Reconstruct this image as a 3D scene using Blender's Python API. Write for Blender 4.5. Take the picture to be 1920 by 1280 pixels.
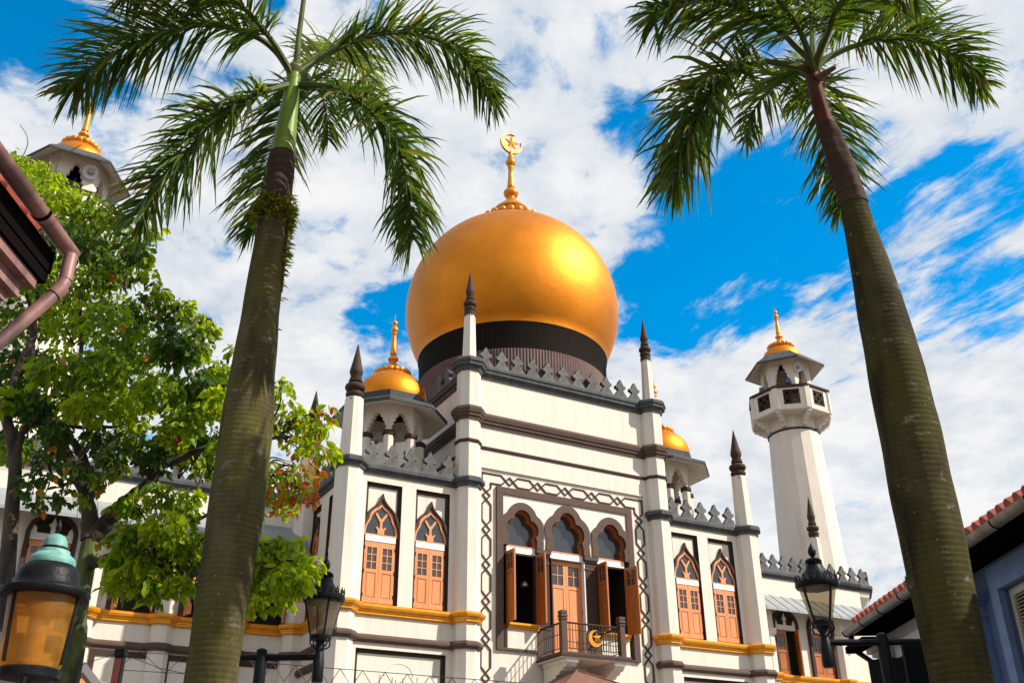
import bpy, math, random
from mathutils import Vector, Matrix, noise
from math import sin, cos, pi, radians as R

scene = bpy.context.scene
for o in list(bpy.data.objects): bpy.data.objects.remove(o)
col = scene.collection

# ------------------------------------------------------------------ camera
F = 1852.0; PITCH = 0.48005680; ROLL = -0.00849854; YAW = 0.50843902
CAM = Vector((0, 0, 1.6))
FW = Vector((0, cos(PITCH), sin(PITCH))); UP0 = Vector((0, -sin(PITCH), cos(PITCH))); RT0 = Vector((1, 0, 0))
RT = cos(ROLL)*RT0 + sin(ROLL)*UP0; UP = -sin(ROLL)*RT0 + cos(ROLL)*UP0
cd = bpy.data.cameras.new("camera"); cam = bpy.data.objects.new("camera", cd); col.objects.link(cam)
cd.sensor_width = 36; cd.lens = F/1920*36; cd.clip_end = 5000; cd.clip_start = 0.05
m = Matrix((RT, UP, -FW)).transposed().to_4x4(); m.translation = CAM
cam.matrix_world = m
scene.camera = cam
def ray(x, y): return ((x-960)*RT - (y-640)*UP + F*FW).normalized()
def at(x, y, Y):                       # the point at distance Y along the street seen at a pixel of the photo
    d = ray(x, y); return CAM + d*(Y/d.y)
# mosque frame: a along the front, w into the building
MU = Vector((cos(YAW), sin(YAW), 0)); MW = Vector((-sin(YAW), cos(YAW), 0))
def mosq(a, w, z): return MU*(16.45+a) + MW*(26+w) + Vector((0, 0, z))

# ------------------------------------------------------------------ sun and sky
SUN = (0.56*MU - 0.51*MW + Vector((0, 0, 0.65))).normalized()
sd = bpy.data.lights.new("sun", 'SUN'); sd.energy = 5.0; sd.angle = R(0.5); sd.color = (1.0, 0.93, 0.82)
so = bpy.data.objects.new("sun", sd); col.objects.link(so)
so.rotation_euler = SUN.to_track_quat('Z', 'Y').to_euler(); so.location = (20, -20, 40)
scene.view_settings.view_transform = 'Standard'; scene.view_settings.look = 'None'
scene.view_settings.exposure = 0.45; scene.view_settings.gamma = 1.0
scene.render.film_transparent = False

world = bpy.data.worlds.new("World"); scene.world = world; world.use_nodes = True
def build_world():
    nt = world.node_tree; N = nt.nodes; L = nt.links
    for n in list(N): N.remove(n)
    def nd(t, **k):
        n = N.new(t)
        for a, b in k.items(): setattr(n, a, b)
        return n
    def math_(op, a, b=None, c=None, clamp=False):
        n = nd('ShaderNodeMath', operation=op, use_clamp=clamp)
        for i, v in enumerate((a, b, c)):
            if v is None: continue
            if isinstance(v, (int, float)): n.inputs[i].default_value = v
            else: L.new(v, n.inputs[i])
        return n.outputs[0]
    def sstep(v, lo, hi):
        n = nd('ShaderNodeMapRange', interpolation_type='SMOOTHSTEP')
        L.new(v, n.inputs[0]); n.inputs[1].default_value = lo; n.inputs[2].default_value = hi
        return n.outputs[0]
    out = nd('ShaderNodeOutputWorld'); bg = nd('ShaderNodeBackground'); L.new(bg.outputs[0], out.inputs[0])
    sky = nd('ShaderNodeTexSky', sky_type='NISHITA'); sky.sun_disc = False
    sky.sun_elevation = math.asin(SUN.z); sky.sun_rotation = math.atan2(SUN.x, SUN.y)
    sky.air_density = 1.0; sky.dust_density = 0.3; sky.ozone_density = 4.0
    hs = nd('ShaderNodeHueSaturation'); hs.inputs['Hue'].default_value = 0.488; hs.inputs['Saturation'].default_value = 1.42; hs.inputs['Value'].default_value = 1.7
    L.new(sky.outputs[0], hs.inputs['Color'])
    tc = nd('ShaderNodeTexCoord'); D = tc.outputs['Generated']
    sep = nd('ShaderNodeSeparateXYZ'); L.new(D, sep.inputs[0])
    zz = math_('ADD', math_('MAXIMUM', sep.outputs[2], 0.02), 0.22)
    px = math_('DIVIDE', sep.outputs[0], zz); py = math_('DIVIDE', sep.outputs[1], zz)
    P = nd('ShaderNodeCombineXYZ'); L.new(px, P.inputs[0]); L.new(py, P.inputs[1])
    def nz(scale, detail, rough, loc=(0, 0, 0), rot=0, sc=(1, 1, 1), dist=0.0):
        mp = nd('ShaderNodeMapping', vector_type='TEXTURE' if rot else 'POINT'); L.new(P.outputs[0], mp.inputs[0])
        mp.inputs['Location'].default_value = loc; mp.inputs['Rotation'].default_value = (0, 0, rot); mp.inputs['Scale'].default_value = sc
        n = nd('ShaderNodeTexNoise'); L.new(mp.outputs[0], n.inputs['Vector'])
        n.inputs['Scale'].default_value = scale; n.inputs['Detail'].default_value = detail
        n.inputs['Roughness'].default_value = rough; n.inputs['Distortion'].default_value = dist
        return n.outputs[0]
    puff = nz(9.0, 10, 0.60, (3.1, 1.7, 0), dist=0.25)
    big = nz(2.6, 5, 0.55, (0.4, 5.2, 0), dist=0.3)
    streak = nz(6.5, 10, 0.66, (1.3, 0.25, 0), rot=R(-56), sc=(1.15, 0.5, 1), dist=0.25)
    def blob(x, y, s, w):
        d = ray(x, y); vm = nd('ShaderNodeVectorMath', operation='DISTANCE'); L.new(D, vm.inputs[0]); vm.inputs[1].default_value = d
        r = math_('DIVIDE', vm.outputs['Value'], s/F)
        return math_('MULTIPLY', math_('POWER', 2.718, math_('MULTIPLY', math_('MULTIPLY', r, r), -0.5)), w)
    def total(bl):
        t = None
        for b in bl:
            v = blob(*b); t = v if t is None else math_('ADD', t, v)
        return t
    blue = math_('MINIMUM', total(BLUE), 1.6); white = math_('MINIMUM', total(WHITE), 1.2)
    cov = math_('ADD', math_('SUBTRACT', white, blue), math_('MULTIPLY', sstep(math_('MULTIPLY', sep.outputs[1], -1.0), -0.1, 0.4), 0.45))
    rs = math_('MINIMUM', total(STREAK), 1.0)
    mixn = nd('ShaderNodeMix'); mixn.data_type = 'FLOAT'
    L.new(math_('MULTIPLY', rs, 0.75), mixn.inputs['Factor']); L.new(puff, mixn.inputs['A']); L.new(streak, mixn.inputs['B'])
    dens = math_('ADD', math_('ADD', mixn.outputs['Result'], math_('MULTIPLY', math_('SUBTRACT', big, 0.5), 0.45)), math_('MULTIPLY', cov, 0.15))
    dens = math_('ADD', dens, 0.045)
    k = sstep(dens, 0.43, 0.60)
    # cloud shade: thick bellies a little greyer and bluer, bright rims
    shade = math_('ADD', math_('MULTIPLY', nz(9.0, 8, 0.62, (7.7, 2.2, 0)), 0.6), math_('MULTIPLY', dens, 0.4))
    cr = nd('ShaderNodeValToRGB'); L.new(shade, cr.inputs[0])
    cr.color_ramp.elements[0].position = 0.42; cr.color_ramp.elements[0].color = (0.60, 0.68, 0.78, 1)
    cr.color_ramp.elements[1].position = 0.66; cr.color_ramp.elements[1].color = (0.95, 0.95, 0.95, 1)
    cl = nd('ShaderNodeVectorMath', operation='SCALE'); L.new(cr.outputs[0], cl.inputs[0]); cl.inputs['Scale'].default_value = CLOUD/SKYS
    mx = nd('ShaderNodeMix'); mx.data_type = 'RGBA'
    L.new(k, mx.inputs['Factor']); L.new(hs.outputs[0], mx.inputs['A']); L.new(cl.outputs[0], mx.inputs['B'])
    L.new(mx.outputs['Result'], bg.inputs[0]); bg.inputs[1].default_value = SKYS
SKYS = 0.10; CLOUD = 0.72
BLUE = [(215, 115, 55, .8), (110, 60, 40, .7), (380, 440, 35, .7), (460, 570, 40, .7), (610, 430, 30, .8), (700, 690, 40, .9), (1130, 110, 30, .6), (880, 180, 30, .5), (1310, 450, 90, 1.25), (1470, 400, 100, .75), (1650, 490, 120, .55), (1850, 330, 110, .6), (1560, 560, 90, .45), (1400, 540, 60, .7), (1840, 610, 90, .6), (1230, 610, 60, 1.2), (1150, 205, 36, 1.3), (190, 245, 50, 1.3), (40, 50, 60, 1.2), (140, 90, 50, .6), (700, 600, 50, 1.3), (650, 435, 40, .7), (520, 5, 30, 1.2), (1330, 620, 70, .9), (740, 555, 40, 1.0), (1005, 280, 30, 1.1), (1100, 330, 14, 1.0), (1600, 340, 70, .4), (560, 440, 30, .8), (1500, 330, 50, .5)]
WHITE = [(200, 900, 300, 1.0), (900, 800, 300, .5), (1060, 330, 90, .5), (1000, 100, 150, .5), (600, 250, 130, .6), (350, 520, 100, .9), (1700, 880, 230, 1.2), (1400, 850, 180, 1.0), (1750, 60, 110, .9), (1650, 240, 60, .5), (540, 620, 90, .9), (1800, 1000, 200, 1.0), (100, 150, 60, .5), (1330, 150, 120, .7), (500, 400, 120, .5), (850, 350, 80, .6), (1180, 420, 60, .7)]
STREAK = [(1620, 430, 230, 1.0), (1850, 420, 200, 1.0), (1500, 600, 140, .9), (1700, 650, 160, .8)]
build_world()

# ------------------------------------------------------------------ helpers
class MB:
    """collects polygons, then links them as ONE mesh object"""
    def __init__(s): s.v = []; s.f = []; s.m = []; s.mats = []
    def mi(s, mat):
        if mat not in s.mats: s.mats.append(mat)
        return s.mats.index(mat)
    def add(s, vs, fs, mat):
        o = len(s.v); k = s.mi(mat); s.v.extend([tuple(p) for p in vs])
        for f in fs: s.f.append([o+i for i in f]); s.m.append(k)
    def box(s, x0, x1, y0, y1, z0, z1, mat, M=None):
        vs = [(x, y, z) for x in (x0, x1) for y in (y0, y1) for z in (z0, z1)]
        if M: vs = [M @ Vector(p) for p in vs]
        s.add(vs, [(0, 1, 3, 2), (4, 6, 7, 5), (0, 4, 5, 1), (2, 3, 7, 6), (0, 2, 6, 4), (1, 5, 7, 3)], mat)
    def prism(s, poly, y0, y1, mat, ax='y', M=None):
        """poly in (x,z) pushed along y; ax='z': poly in (x,y) pushed along z; ax='x': poly in (y,z) pushed along x"""
        def P(p, h):
            if ax == 'y': q = (p[0], h, p[1])
            elif ax == 'z': q = (p[0], p[1], h)
            else: q = (h, p[0], p[1])
            return M @ Vector(q) if M else q
        n = len(poly); vs = [P(p, y0) for p in poly] + [P(p, y1) for p in poly]
        fs = [tuple(range(n)), tuple(range(2*n-1, n-1, -1))] + [(i, n+i, n+(i+1) % n, (i+1) % n) for i in range(n)]
        s.add(vs, fs, mat)
    def ring(s, outer, inner, y0, y1, mat, closed=True, M=None):
        n = len(outer); vs = []
        for pl in (outer, inner):
            for h in (y0, y1): vs += [(p[0], h, p[1]) for p in pl]
        if M: vs = [M @ Vector(p) for p in vs]
        fs = []; rng = range(n if closed else n-1)
        for i in rng:
            j = (i+1) % n
            fs += [(i, j, 2*n+j, 2*n+i), (n+i, 3*n+i, 3*n+j, n+j), (i, n+i, n+j, j), (2*n+i, 2*n+j, 3*n+j, 3*n+i)]
        if not closed: fs += [(0, 2*n, 3*n, n), (n-1, 2*n-1, 4*n-1, 3*n-1)]
        s.add(vs, fs, mat)
    def lathe(s, prof, seg, cx, cy, mat, rot=0.0, cz=0.0, M=None, cap=True):
        vs = []; fs = []
        for r, z in prof:
            for i in range(seg):
                t = rot+2*pi*i/seg; p = (cx+r*cos(t), cy+r*sin(t), cz+z); vs.append(M @ Vector(p) if M else p)
        k = len(prof)
        for j in range(k-1):
            for i in range(seg):
                i2 = (i+1) % seg; fs.append((j*seg+i, j*seg+i2, (j+1)*seg+i2, (j+1)*seg+i))
        if cap and prof[0][0] > 1e-4: fs.append(tuple(range(seg-1, -1, -1)))
        if cap and prof[-1][0] > 1e-4: fs.append(tuple((k-1)*seg+i for i in range(seg)))
        s.add(vs, fs, mat)
    def tube(s, pts, rad, seg, mat, cap=True):
        pts = [Vector(p) for p in pts]; n = len(pts)
        if not isinstance(rad, (list, tuple)): rad = [rad]*n
        vs = []; fs = []; prev = None
        for i, p in enumerate(pts):
            t = (pts[min(i+1, n-1)]-pts[max(i-1, 0)]).normalized()
            if prev is None: u = t.orthogonal().normalized()
            else: u = (prev - t*prev.dot(t)).normalized()
            prev = u; w = t.cross(u)
            for k in range(seg):
                a = 2*pi*k/seg; vs.append(p+(u*cos(a)+w*sin(a))*rad[i])
        for i in range(n-1):
            for k in range(seg):
                k2 = (k+1) % seg; fs.append((i*seg+k, i*seg+k2, (i+1)*seg+k2, (i+1)*seg+k))
        if cap: fs.append(tuple(range(seg-1, -1, -1))); fs.append(tuple((n-1)*seg+k for k in range(seg)))
        s.add(vs, fs, mat)
    def build(s, name, parent=None, smooth=None, recalc=True):
        me = bpy.data.meshes.new(name); me.from_pydata(s.v, [], s.f)
        for mt in s.mats: me.materials.append(mt)
        me.polygons.foreach_set('material_index', s.m)
        if recalc:
            import bmesh
            b = bmesh.new(); b.from_mesh(me); bmesh.ops.recalc_face_normals(b, faces=b.faces); b.to_mesh(me); b.free()
        if smooth is not None:
            me.shade_smooth(); me.set_sharp_from_angle(angle=R(smooth))
        me.update()
        o = bpy.data.objects.new(name, me); col.objects.link(o)
        if parent: o.parent = parent
        return o
def tag(o, label=None, cat=None, group=None, kind=None):
    if label: o['label'] = label
    if cat: o['category'] = cat
    if group: o['group'] = group
    if kind: o['kind'] = kind
    return o
def thing(name, loc=(0, 0, 0), rz=0.0):
    o = bpy.data.objects.new(name, None); o.location = loc; o.rotation_euler = (0, 0, rz); col.objects.link(o); o.empty_display_size = .3
    return o
def copy_tree(o, parent=None):
    kids = [c for c in bpy.data.objects if c.parent == o]
    c = o.copy(); col.objects.link(c); c.parent = parent
    for k in kids: copy_tree(k, c)
    return c
def spline(pts, n):
    """Catmull-Rom through pts, n samples per span"""
    p = [Vector(q) for q in pts]; p = [2*p[0]-p[1]] + p + [2*p[-1]-p[-2]]; out = []
    for i in range(1, len(p)-2):
        for k in range(n):
            t = k/n; a, b, c, d = p[i-1:i+3]
            out.append(0.5*((2*b)+(c-a)*t+(2*a-5*b+4*c-d)*t*t+(3*b-a-3*c+d)*t**3))
    out.append(p[-2]); return out

# ------------------------------------------------------------------ materials
def mat(name, c, rough=0.6, metal=0.0, spec=0.5, c2=None, nscale=6.0, lo=0.35, hi=0.7, bump=0.0, bscale=40.0, stain=None, vec='Object', stretch=(1, 1, 1), coat=0.0, vary=0.0):
    m = bpy.data.materials.new(name); m.use_nodes = True; nt = m.node_tree; b = nt.nodes['Principled BSDF']
    b.inputs['Roughness'].default_value = rough; b.inputs['Metallic'].default_value = metal; b.inputs['Specular IOR Level'].default_value = spec
    b.inputs['Coat Weight'].default_value = coat
    b.inputs['Base Color'].default_value = (*c, 1)
    tc = nt.nodes.new('ShaderNodeTexCoord'); mp = nt.nodes.new('ShaderNodeMapping'); nt.links.new(tc.outputs[vec], mp.inputs[0]); mp.inputs['Scale'].default_value = stretch
    last = None
    if c2:
        n = nt.nodes.new('ShaderNodeTexNoise'); nt.links.new(mp.outputs[0], n.inputs['Vector']); n.inputs['Scale'].default_value = nscale; n.inputs['Detail'].default_value = 6
        r = nt.nodes.new('ShaderNodeValToRGB'); nt.links.new(n.outputs[0], r.inputs[0])
        r.color_ramp.elements[0].position = lo; r.color_ramp.elements[0].color = (*c2, 1); r.color_ramp.elements[1].position = hi; r.color_ramp.elements[1].color = (*c, 1)
        last = r.outputs[0]; nt.links.new(last, b.inputs['Base Color'])
    if stain:      # vertical rain streaks: colour, amount
        mp2 = nt.nodes.new('ShaderNodeMapping'); nt.links.new(tc.outputs[vec], mp2.inputs[0]); mp2.inputs['Scale'].default_value = (3.0, 3.0, 0.28)
        n = nt.nodes.new('ShaderNodeTexNoise'); nt.links.new(mp2.outputs[0], n.inputs['Vector']); n.inputs['Scale'].default_value = 1.6; n.inputs['Detail'].default_value = 7; n.inputs['Roughness'].default_value = .65
        r = nt.nodes.new('ShaderNodeMapRange'); nt.links.new(n.outputs[0], r.inputs[0]); r.inputs[1].default_value = .5; r.inputs[2].default_value = .8; r.inputs[3].default_value = 0; r.inputs[4].default_value = stain[1]
        x = nt.nodes.new('ShaderNodeMix'); x.data_type = 'RGBA'; nt.links.new(r.outputs[0], x.inputs['Factor'])
        if last: nt.links.new(last, x.inputs['A'])
        else: x.inputs['A'].default_value = (*c, 1)
        x.inputs['B'].default_value = (*stain[0], 1); last = x.outputs['Result']; nt.links.new(last, b.inputs['Base Color'])
    if vary:       # each shutter or casting weathered a little differently
        oi = nt.nodes.new('ShaderNodeObjectInfo'); mr = nt.nodes.new('ShaderNodeMapRange'); nt.links.new(oi.outputs['Random'], mr.inputs[0]); mr.inputs[3].default_value = 1-vary; mr.inputs[4].default_value = 1+vary*.6
        h = nt.nodes.new('ShaderNodeHueSaturation'); nt.links.new(mr.outputs[0], h.inputs['Value'])
        if last: nt.links.new(last, h.inputs['Color'])
        else: h.inputs['Color'].default_value = (*c, 1)
        nt.links.new(h.outputs[0], b.inputs['Base Color'])
    if bump:
        n = nt.nodes.new('ShaderNodeTexNoise'); nt.links.new(mp.outputs[0], n.inputs['Vector']); n.inputs['Scale'].default_value = bscale; n.inputs['Detail'].default_value = 5
        bp = nt.nodes.new('ShaderNodeBump'); bp.inputs['Strength'].default_value = bump; bp.inputs['Distance'].default_value = 0.02
        nt.links.new(n.outputs[0], bp.inputs['Height']); nt.links.new(bp.outputs[0], b.inputs['Normal'])
    return m
plaster = mat('cream_plaster', (.72, .645, .555), .85, spec=.2, c2=(.69, .61, .51), nscale=1.3, stain=((.44, .37, .29), .5), bump=.12, bscale=25)
relief_plaster = mat('patterned_plaster', (.74, .69, .60), .8, c2=(.66, .60, .51), nscale=22, lo=.42, hi=.58, bump=.6, bscale=22)
brown = mat('brown_paint', (.068, .036, .027), .7, spec=.15, c2=(.052, .031, .025), nscale=4, bump=.08)
brown2 = mat('light_brown_paint', (.110, .066, .050), .7, spec=.15, c2=(.088, .056, .045), nscale=5, bump=.08)
grey = mat('grey_paint', (.078, .080, .080), .75, spec=.15, c2=(.058, .062, .064), nscale=4, stain=((.20, .19, .18), .4), bump=.1)
merlon_grey = mat('merlon_paint', (.165, .157, .148), .8, spec=.2, c2=(.10, .098, .095), nscale=6, stain=((.06, .06, .06), .7), bump=.2, vary=.22)
gold = mat('gold_paint', (.76, .258, .016), .50, metal=.84, c2=(.62, .195, .008), nscale=.9, lo=.3, hi=.72, bump=.30, bscale=4.5, stain=((.60, .17, .006), .5))
gold2 = mat('bright_gold_paint', (.78, .31, .035), .42, metal=.65, c2=(.62, .21, .015), nscale=5, bump=.05)
band_gold = mat('gold_moulding_paint', (.80, .33, .012), .42, metal=.35, c2=(.68, .25, .008), nscale=5)
orange = mat('orange_wood', (.70, .262, .088), .55, c2=(.60, .21, .06), nscale=9, stretch=(1, 1, .15), bump=.06, bscale=30, vary=.09, stain=((.44, .17, .07), .4))
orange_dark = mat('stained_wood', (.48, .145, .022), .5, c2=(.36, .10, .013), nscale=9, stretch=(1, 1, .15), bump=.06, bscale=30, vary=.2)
white_trim = mat('white_trim', (.78, .76, .72), .6, c2=(.72, .70, .66), nscale=7)
glass = mat('dark_glass', (.035, .038, .04), .07, spec=.9)
pane_grey = mat('shutter_glass', (.06, .05, .045), .12, spec=.7)
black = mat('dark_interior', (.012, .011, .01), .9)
black_tile = mat('black_mosaic', (.012, .011, .010), .7, spec=.03)
iron = mat('black_iron', (.006, .0065, .008), .45, spec=.14, c2=(.010, .0105, .012), nscale=12, bump=.15, bscale=60)
green_iron = mat('green_iron', (.016, .030, .022), .45)
zinc = mat('zinc_roof', (.33, .34, .34), .5, metal=.2, c2=(.26, .27, .275), nscale=3, stain=((.2, .2, .2), .4))
zinc_dark = mat('dark_zinc_roof', (.105, .115, .125), .5, c2=(.075, .083, .09), nscale=4)

def drum_mat():
    m = mat('brown_ribbed_drum', (.115, .055, .042), .7, c2=(.075, .036, .028), nscale=3)
    return m
drum_brown = drum_mat()
def tile_mosaic():
    nt = black_tile.node_tree; b = nt.nodes['Principled BSDF']
    tc = nt.nodes.new('ShaderNodeTexCoord'); sp = nt.nodes.new('ShaderNodeSeparateXYZ'); nt.links.new(tc.outputs['Object'], sp.inputs[0])
    def M(op, a, bb):
        n = nt.nodes.new('ShaderNodeMath'); n.operation = op
        for i, v in enumerate((a, bb)):
            if isinstance(v, (int, float)): n.inputs[i].default_value = v
            else: nt.links.new(v, n.inputs[i])
        return n.outputs[0]
    ang = M('ARCTAN2', M('SUBTRACT', sp.outputs[1], 3.5), sp.outputs[0])
    u = M('FRACT', M('MULTIPLY', ang, 34.0), 0); v = M('FRACT', M('MULTIPLY', sp.outputs[2], 10.0), 0)
    g = M('MAXIMUM', M('LESS_THAN', u, .14), M('LESS_THAN', v, .14))
    x = nt.nodes.new('ShaderNodeMix'); x.data_type = 'RGBA'; nt.links.new(g, x.inputs['Factor'])
    x.inputs['A'].default_value = (.008, .006, .005, 1); x.inputs['B'].default_value = (.03, .024, .018, 1)
    nt.links.new(x.outputs['Result'], b.inputs['Base Color'])
tile_mosaic()

# ------------------------------------------------------------------ ground
def ground():
    g = MB(); pav = mat('street_paving', (.14, .125, .105), .85, c2=(.10, .09, .078), nscale=.8, vec='Object', bump=.2, bscale=6)
    g.add([(-1500, -1500, 0), (1500, -1500, 0), (1500, 1500, 0), (-1500, 1500, 0)], [(0, 1, 2, 3)], pav)
    tag(g.build('ground'), kind='structure')
    r = MB(); asph = mat('pedestrian_street_paving', (.20, .175, .145), .85, c2=(.15, .132, .11), nscale=2.2, bump=.2, bscale=9)
    r.add([(-2.2, -60, .004), (4.2, -60, .004), (4.2, 19, .004), (-2.2, 19, .004)], [(0, 1, 2, 3)], asph)
    tag(r.build('street'), kind='structure')
    k = MB(); kerb = mat('kerb_stone', (.38, .36, .33), .8, c2=(.3, .28, .26), nscale=5)
    k.box(-2.35, -2.2, -60, 19, 0, .12, kerb); tag(k.build('kerb'), kind='structure')
    k = MB(); k.box(4.2, 4.35, -60, 19, 0, .12, kerb); tag(k.build('kerb'), kind='structure')
ground()

# ================================================================== the mosque
mosque = thing('mosque', mosq(0, 0, 0), YAW)
tag(mosque, 'cream mosque with a huge gold onion dome, brown trim and orange shutters', 'mosque')
OCT = pi/8
def octr(ap): return ap/cos(OCT)
def band(prof, a0, a1, w, mt, name, parent, ends=None):
    """straight moulding along the front: prof = [(out, z)...], out measured away from the wall at w"""
    b = MB(); b.prism([(w-o, z) for o, z in prof], a0, a1, mt, ax='x'); return b.build(name, parent)
def band_side(prof, w0, w1, a, sgn, mt, name, parent):
    b = MB(); b.prism([(a+sgn*o, z) for o, z in prof], w0, w1, mt, ax='y'); return b.build(name, parent)
GREY1 = [(-.05, 11.56), (.05, 11.56), (.07, 11.66), (.15, 11.70), (.15, 11.80), (.11, 11.86), (-.05, 11.88)]
GREYT = [(-.05, 15.46), (.05, 15.46), (.08, 15.58), (.16, 15.62), (.16, 15.70), (.20, 15.74), (.20, 15.82), (.14, 15.90), (-.05, 15.92)]
BROWNT = [(-.05, 13.77), (.05, 13.77), (.05, 13.84), (.10, 13.87), (.10, 13.93), (.14, 13.97), (.17, 14.10), (.13, 14.19), (-.05, 14.21)]
THIN = [(-.05, 13.0), (.03, 13.0), (.05, 13.04), (.05, 13.09), (.02, 13.11), (-.05, 13.11)]
GOLD = [(-.05, 7.50), (.05, 7.50), (.08, 7.53), (.08, 7.575), (.10, 7.59), (.10, 7.63), (.16, 7.66), (.18, 7.72), (.18, 7.76), (.12, 7.80), (-.05, 7.80)]
BR2 = [(-.05, 6.78), (.06, 6.78), (.12, 6.85), (.12, 6.91), (.07, 6.99), (-.05, 7.0)]
def facade(mb, a0, a1, z0, z1, w, ops, depth, mt, rmat, M=None):
    """a wall sheet with rectangular openings and their reveals"""
    As = sorted({a0, a1, *[x for o in ops for x in o[:2]]}); Zs = sorted({z0, z1, *[x for o in ops for x in o[2:4]]})
    T = (lambda p: M @ Vector(p)) if M else (lambda p: p)
    for i in range(len(As)-1):
        for j in range(len(Zs)-1):
            ca = (As[i]+As[i+1])/2; cz = (Zs[j]+Zs[j+1])/2
            if any(o[0] < ca < o[1] and o[2] < cz < o[3] for o in ops): continue
            mb.add([T((As[i], w, Zs[j])), T((As[i+1], w, Zs[j])), T((As[i+1], w, Zs[j+1])), T((As[i], w, Zs[j+1]))], [(0, 1, 2, 3)], mt)
    for b0, b1, y0, y1 in ops:
        q = [(b0, y0), (b1, y0), (b1, y1), (b0, y1)]
        for i in range(4):
            p, r = q[i], q[(i+1) % 4]
            mb.add([T((p[0], w, p[1])), T((r[0], w, r[1])), T((r[0], w+depth, r[1])), T((p[0], w+depth, p[1]))], [(0, 1, 2, 3)], rmat)
        mb.add([T((b0, w+depth, y0)), T((b1, w+depth, y0)), T((b1, w+depth, y1)), T((b0, w+depth, y1))], [(0, 1, 2, 3)], mt)

# --- side bays (between the central turrets and the corner turrets)
WINC = (-6.27, -4.71, 4.71, 6.27)
for sg in (-1, 1):
    b = MB(); lo, hi = sorted((sg*3.3, sg*7.3))
    pan = sorted((sg*4.18, sg*6.86))
    ops = [(c-.555, c+.555, 7.79, 11.33) for c in WINC if c*sg > 0] + [(pan[0], pan[1], .6, 6.62)]
    facade(b, lo, hi, 0, 11.7, 0, ops, .13, plaster, brown)
    wl = b.build('wall', mosque, recalc=False)
    # painted rim round each sunk panel
    for (b0, b1, y0, y1) in ops:
        r = MB(); t = .10
        r.box(b0, b0+t, .105, .131, y0, y1, brown); r.box(b1-t, b1, .105, .131, y0, y1, brown); r.box(b0+t, b1-t, .105, .131, y1-t, y1, brown)
        r.build('panel_frame', wl)
    # side wall with its two sunk windows (windows added below)
    b = MB(); Ms = Matrix.Translation((sg*7.3, 0, 0)) @ Matrix.Rotation(sg*R(90), 4, 'Z')
    s_ops = [(1.0, 1.9, 7.79, 11.33), (2.6, 3.5, 7.79, 11.33)]
    if sg < 0: s_ops = [(-o[1], -o[0], o[2], o[3]) for o in s_ops]
    facade(b, *sorted((0, sg*4.0)), 0, 11.7, 0, s_ops, .13, plaster, brown, M=Ms)
    sw = b.build('wall', mosque, recalc=False)
    for (b0, b1, y0, y1) in s_ops:
        r = MB(); t = .10
        r.box(b0, b0+t, .105, .131, y0, y1, brown, M=Ms); r.box(b1-t, b1, .105, .131, y0, y1, brown, M=Ms); r.box(b0+t, b1-t, .105, .131, y1-t, y1, brown, M=Ms)
        r.build('panel_frame', sw)
    # flat roof behind the parapet
    b = MB(); b.box(min(sg*3.3, sg*7.28), max(sg*3.3, sg*7.28), .05, 4.2, 11.4, 11.62, zinc_dark); b.build('roof', mosque)
    band(GREY1, min(sg*3.9, sg*7.1), max(sg*3.9, sg*7.1), 0, grey, 'cornice', mosque)
    band(GOLD, min(sg*3.85, sg*7.12), max(sg*3.85, sg*7.12), 0, band_gold, 'gold_moulding', mosque)
    band(BR2, min(sg*3.85, sg*7.12), max(sg*3.85, sg*7.12), 0, brown2, 'moulding', mosque)
    band_side(GREY1, .3, 3.5, sg*7.3, sg, grey, 'cornice', mosque)
    band_side(GOLD, .3, 3.75, sg*7.3, sg, band_gold, 'gold_moulding', mosque)
    band_side(BR2, .3, 3.75, sg*7.3, sg, brown2, 'moulding', mosque)
    band_side([(o, z-.5) for o, z in BR2], .3, 3.75, sg*7.3, sg, brown2, 'moulding', mosque)

# raised ornament in the sunk panel under the left windows
b = MB()
arc = [(-5.52+.42*cos(t), 5.98+.34*sin(t)) for t in [pi*k/14 for k in range(15)]]
for k in range(14):
    p, q = arc[k], arc[k+1]; b.tube([(p[0], .13, p[1]), (q[0], .13, q[1])], .014, 5, relief_plaster)
for x in (-6.05, -4.95): b.box(x-.012, x+.012, .11, .135, 5.2, 6.0, relief_plaster)
for x, z0, z1 in ((-5.68, 5.5, 5.95), (-5.58, 5.4, 5.9), (-5.44, 5.5, 5.85), (-5.36, 5.4, 5.95)): b.box(x-.02, x+.02, .11, .135, z0, z1, relief_plaster)
b.build('relief_ornament', mosque)

# --- central block
CT = MB()
# the tall front with the recessed patterned field and the window bay
facade(CT, -3.3, 3.3, 0, 15.9, 0, [(-3.09, 3.09, .5, 12.40)], .07, plaster, plaster)
cw = CT.build('wall', mosque, recalc=False)
# remove the blind back of the field where the bay opens: rebuild it as a field with a hole
me = cw.data
import bmesh
bm = bmesh.new(); bm.from_mesh(me); bm.faces.ensure_lookup_table(); bmesh.ops.delete(bm, geom=[bm.faces[-1]], context='FACES'); bm.to_mesh(me); bm.free()
b = MB()
for (a0, a1, z0, z1) in ((-3.09, -2.55, .5, 12.4), (2.55, 3.09, .5, 12.4), (-2.55, 2.55, 11.87, 12.4), (-2.55, 2.55, .5, 6.92)):
    b.add([(a0, .07, z0), (a1, .07, z0), (a1, .07, z1), (a0, .07, z1)], [(0, 1, 2, 3)], plaster)
b.build('field_panel', cw, recalc=False)
for sg in (-1, 1):
    b = MB(); b.box(min(sg*3.3, sg*3.42), max(sg*3.3, sg*3.42), .1, 7.0, 11.0, 15.9, plaster); b.build('wall', mosque)
b = MB(); b.box(-3.3, 3.3, 6.9, 7.05, 11, 15.9, plaster); b.build('wall', mosque)
b = MB(); b.box(-3.28, 3.28, .2, 6.9, 15.4, 15.6, zinc_dark); b.build('roof', mosque)
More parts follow.
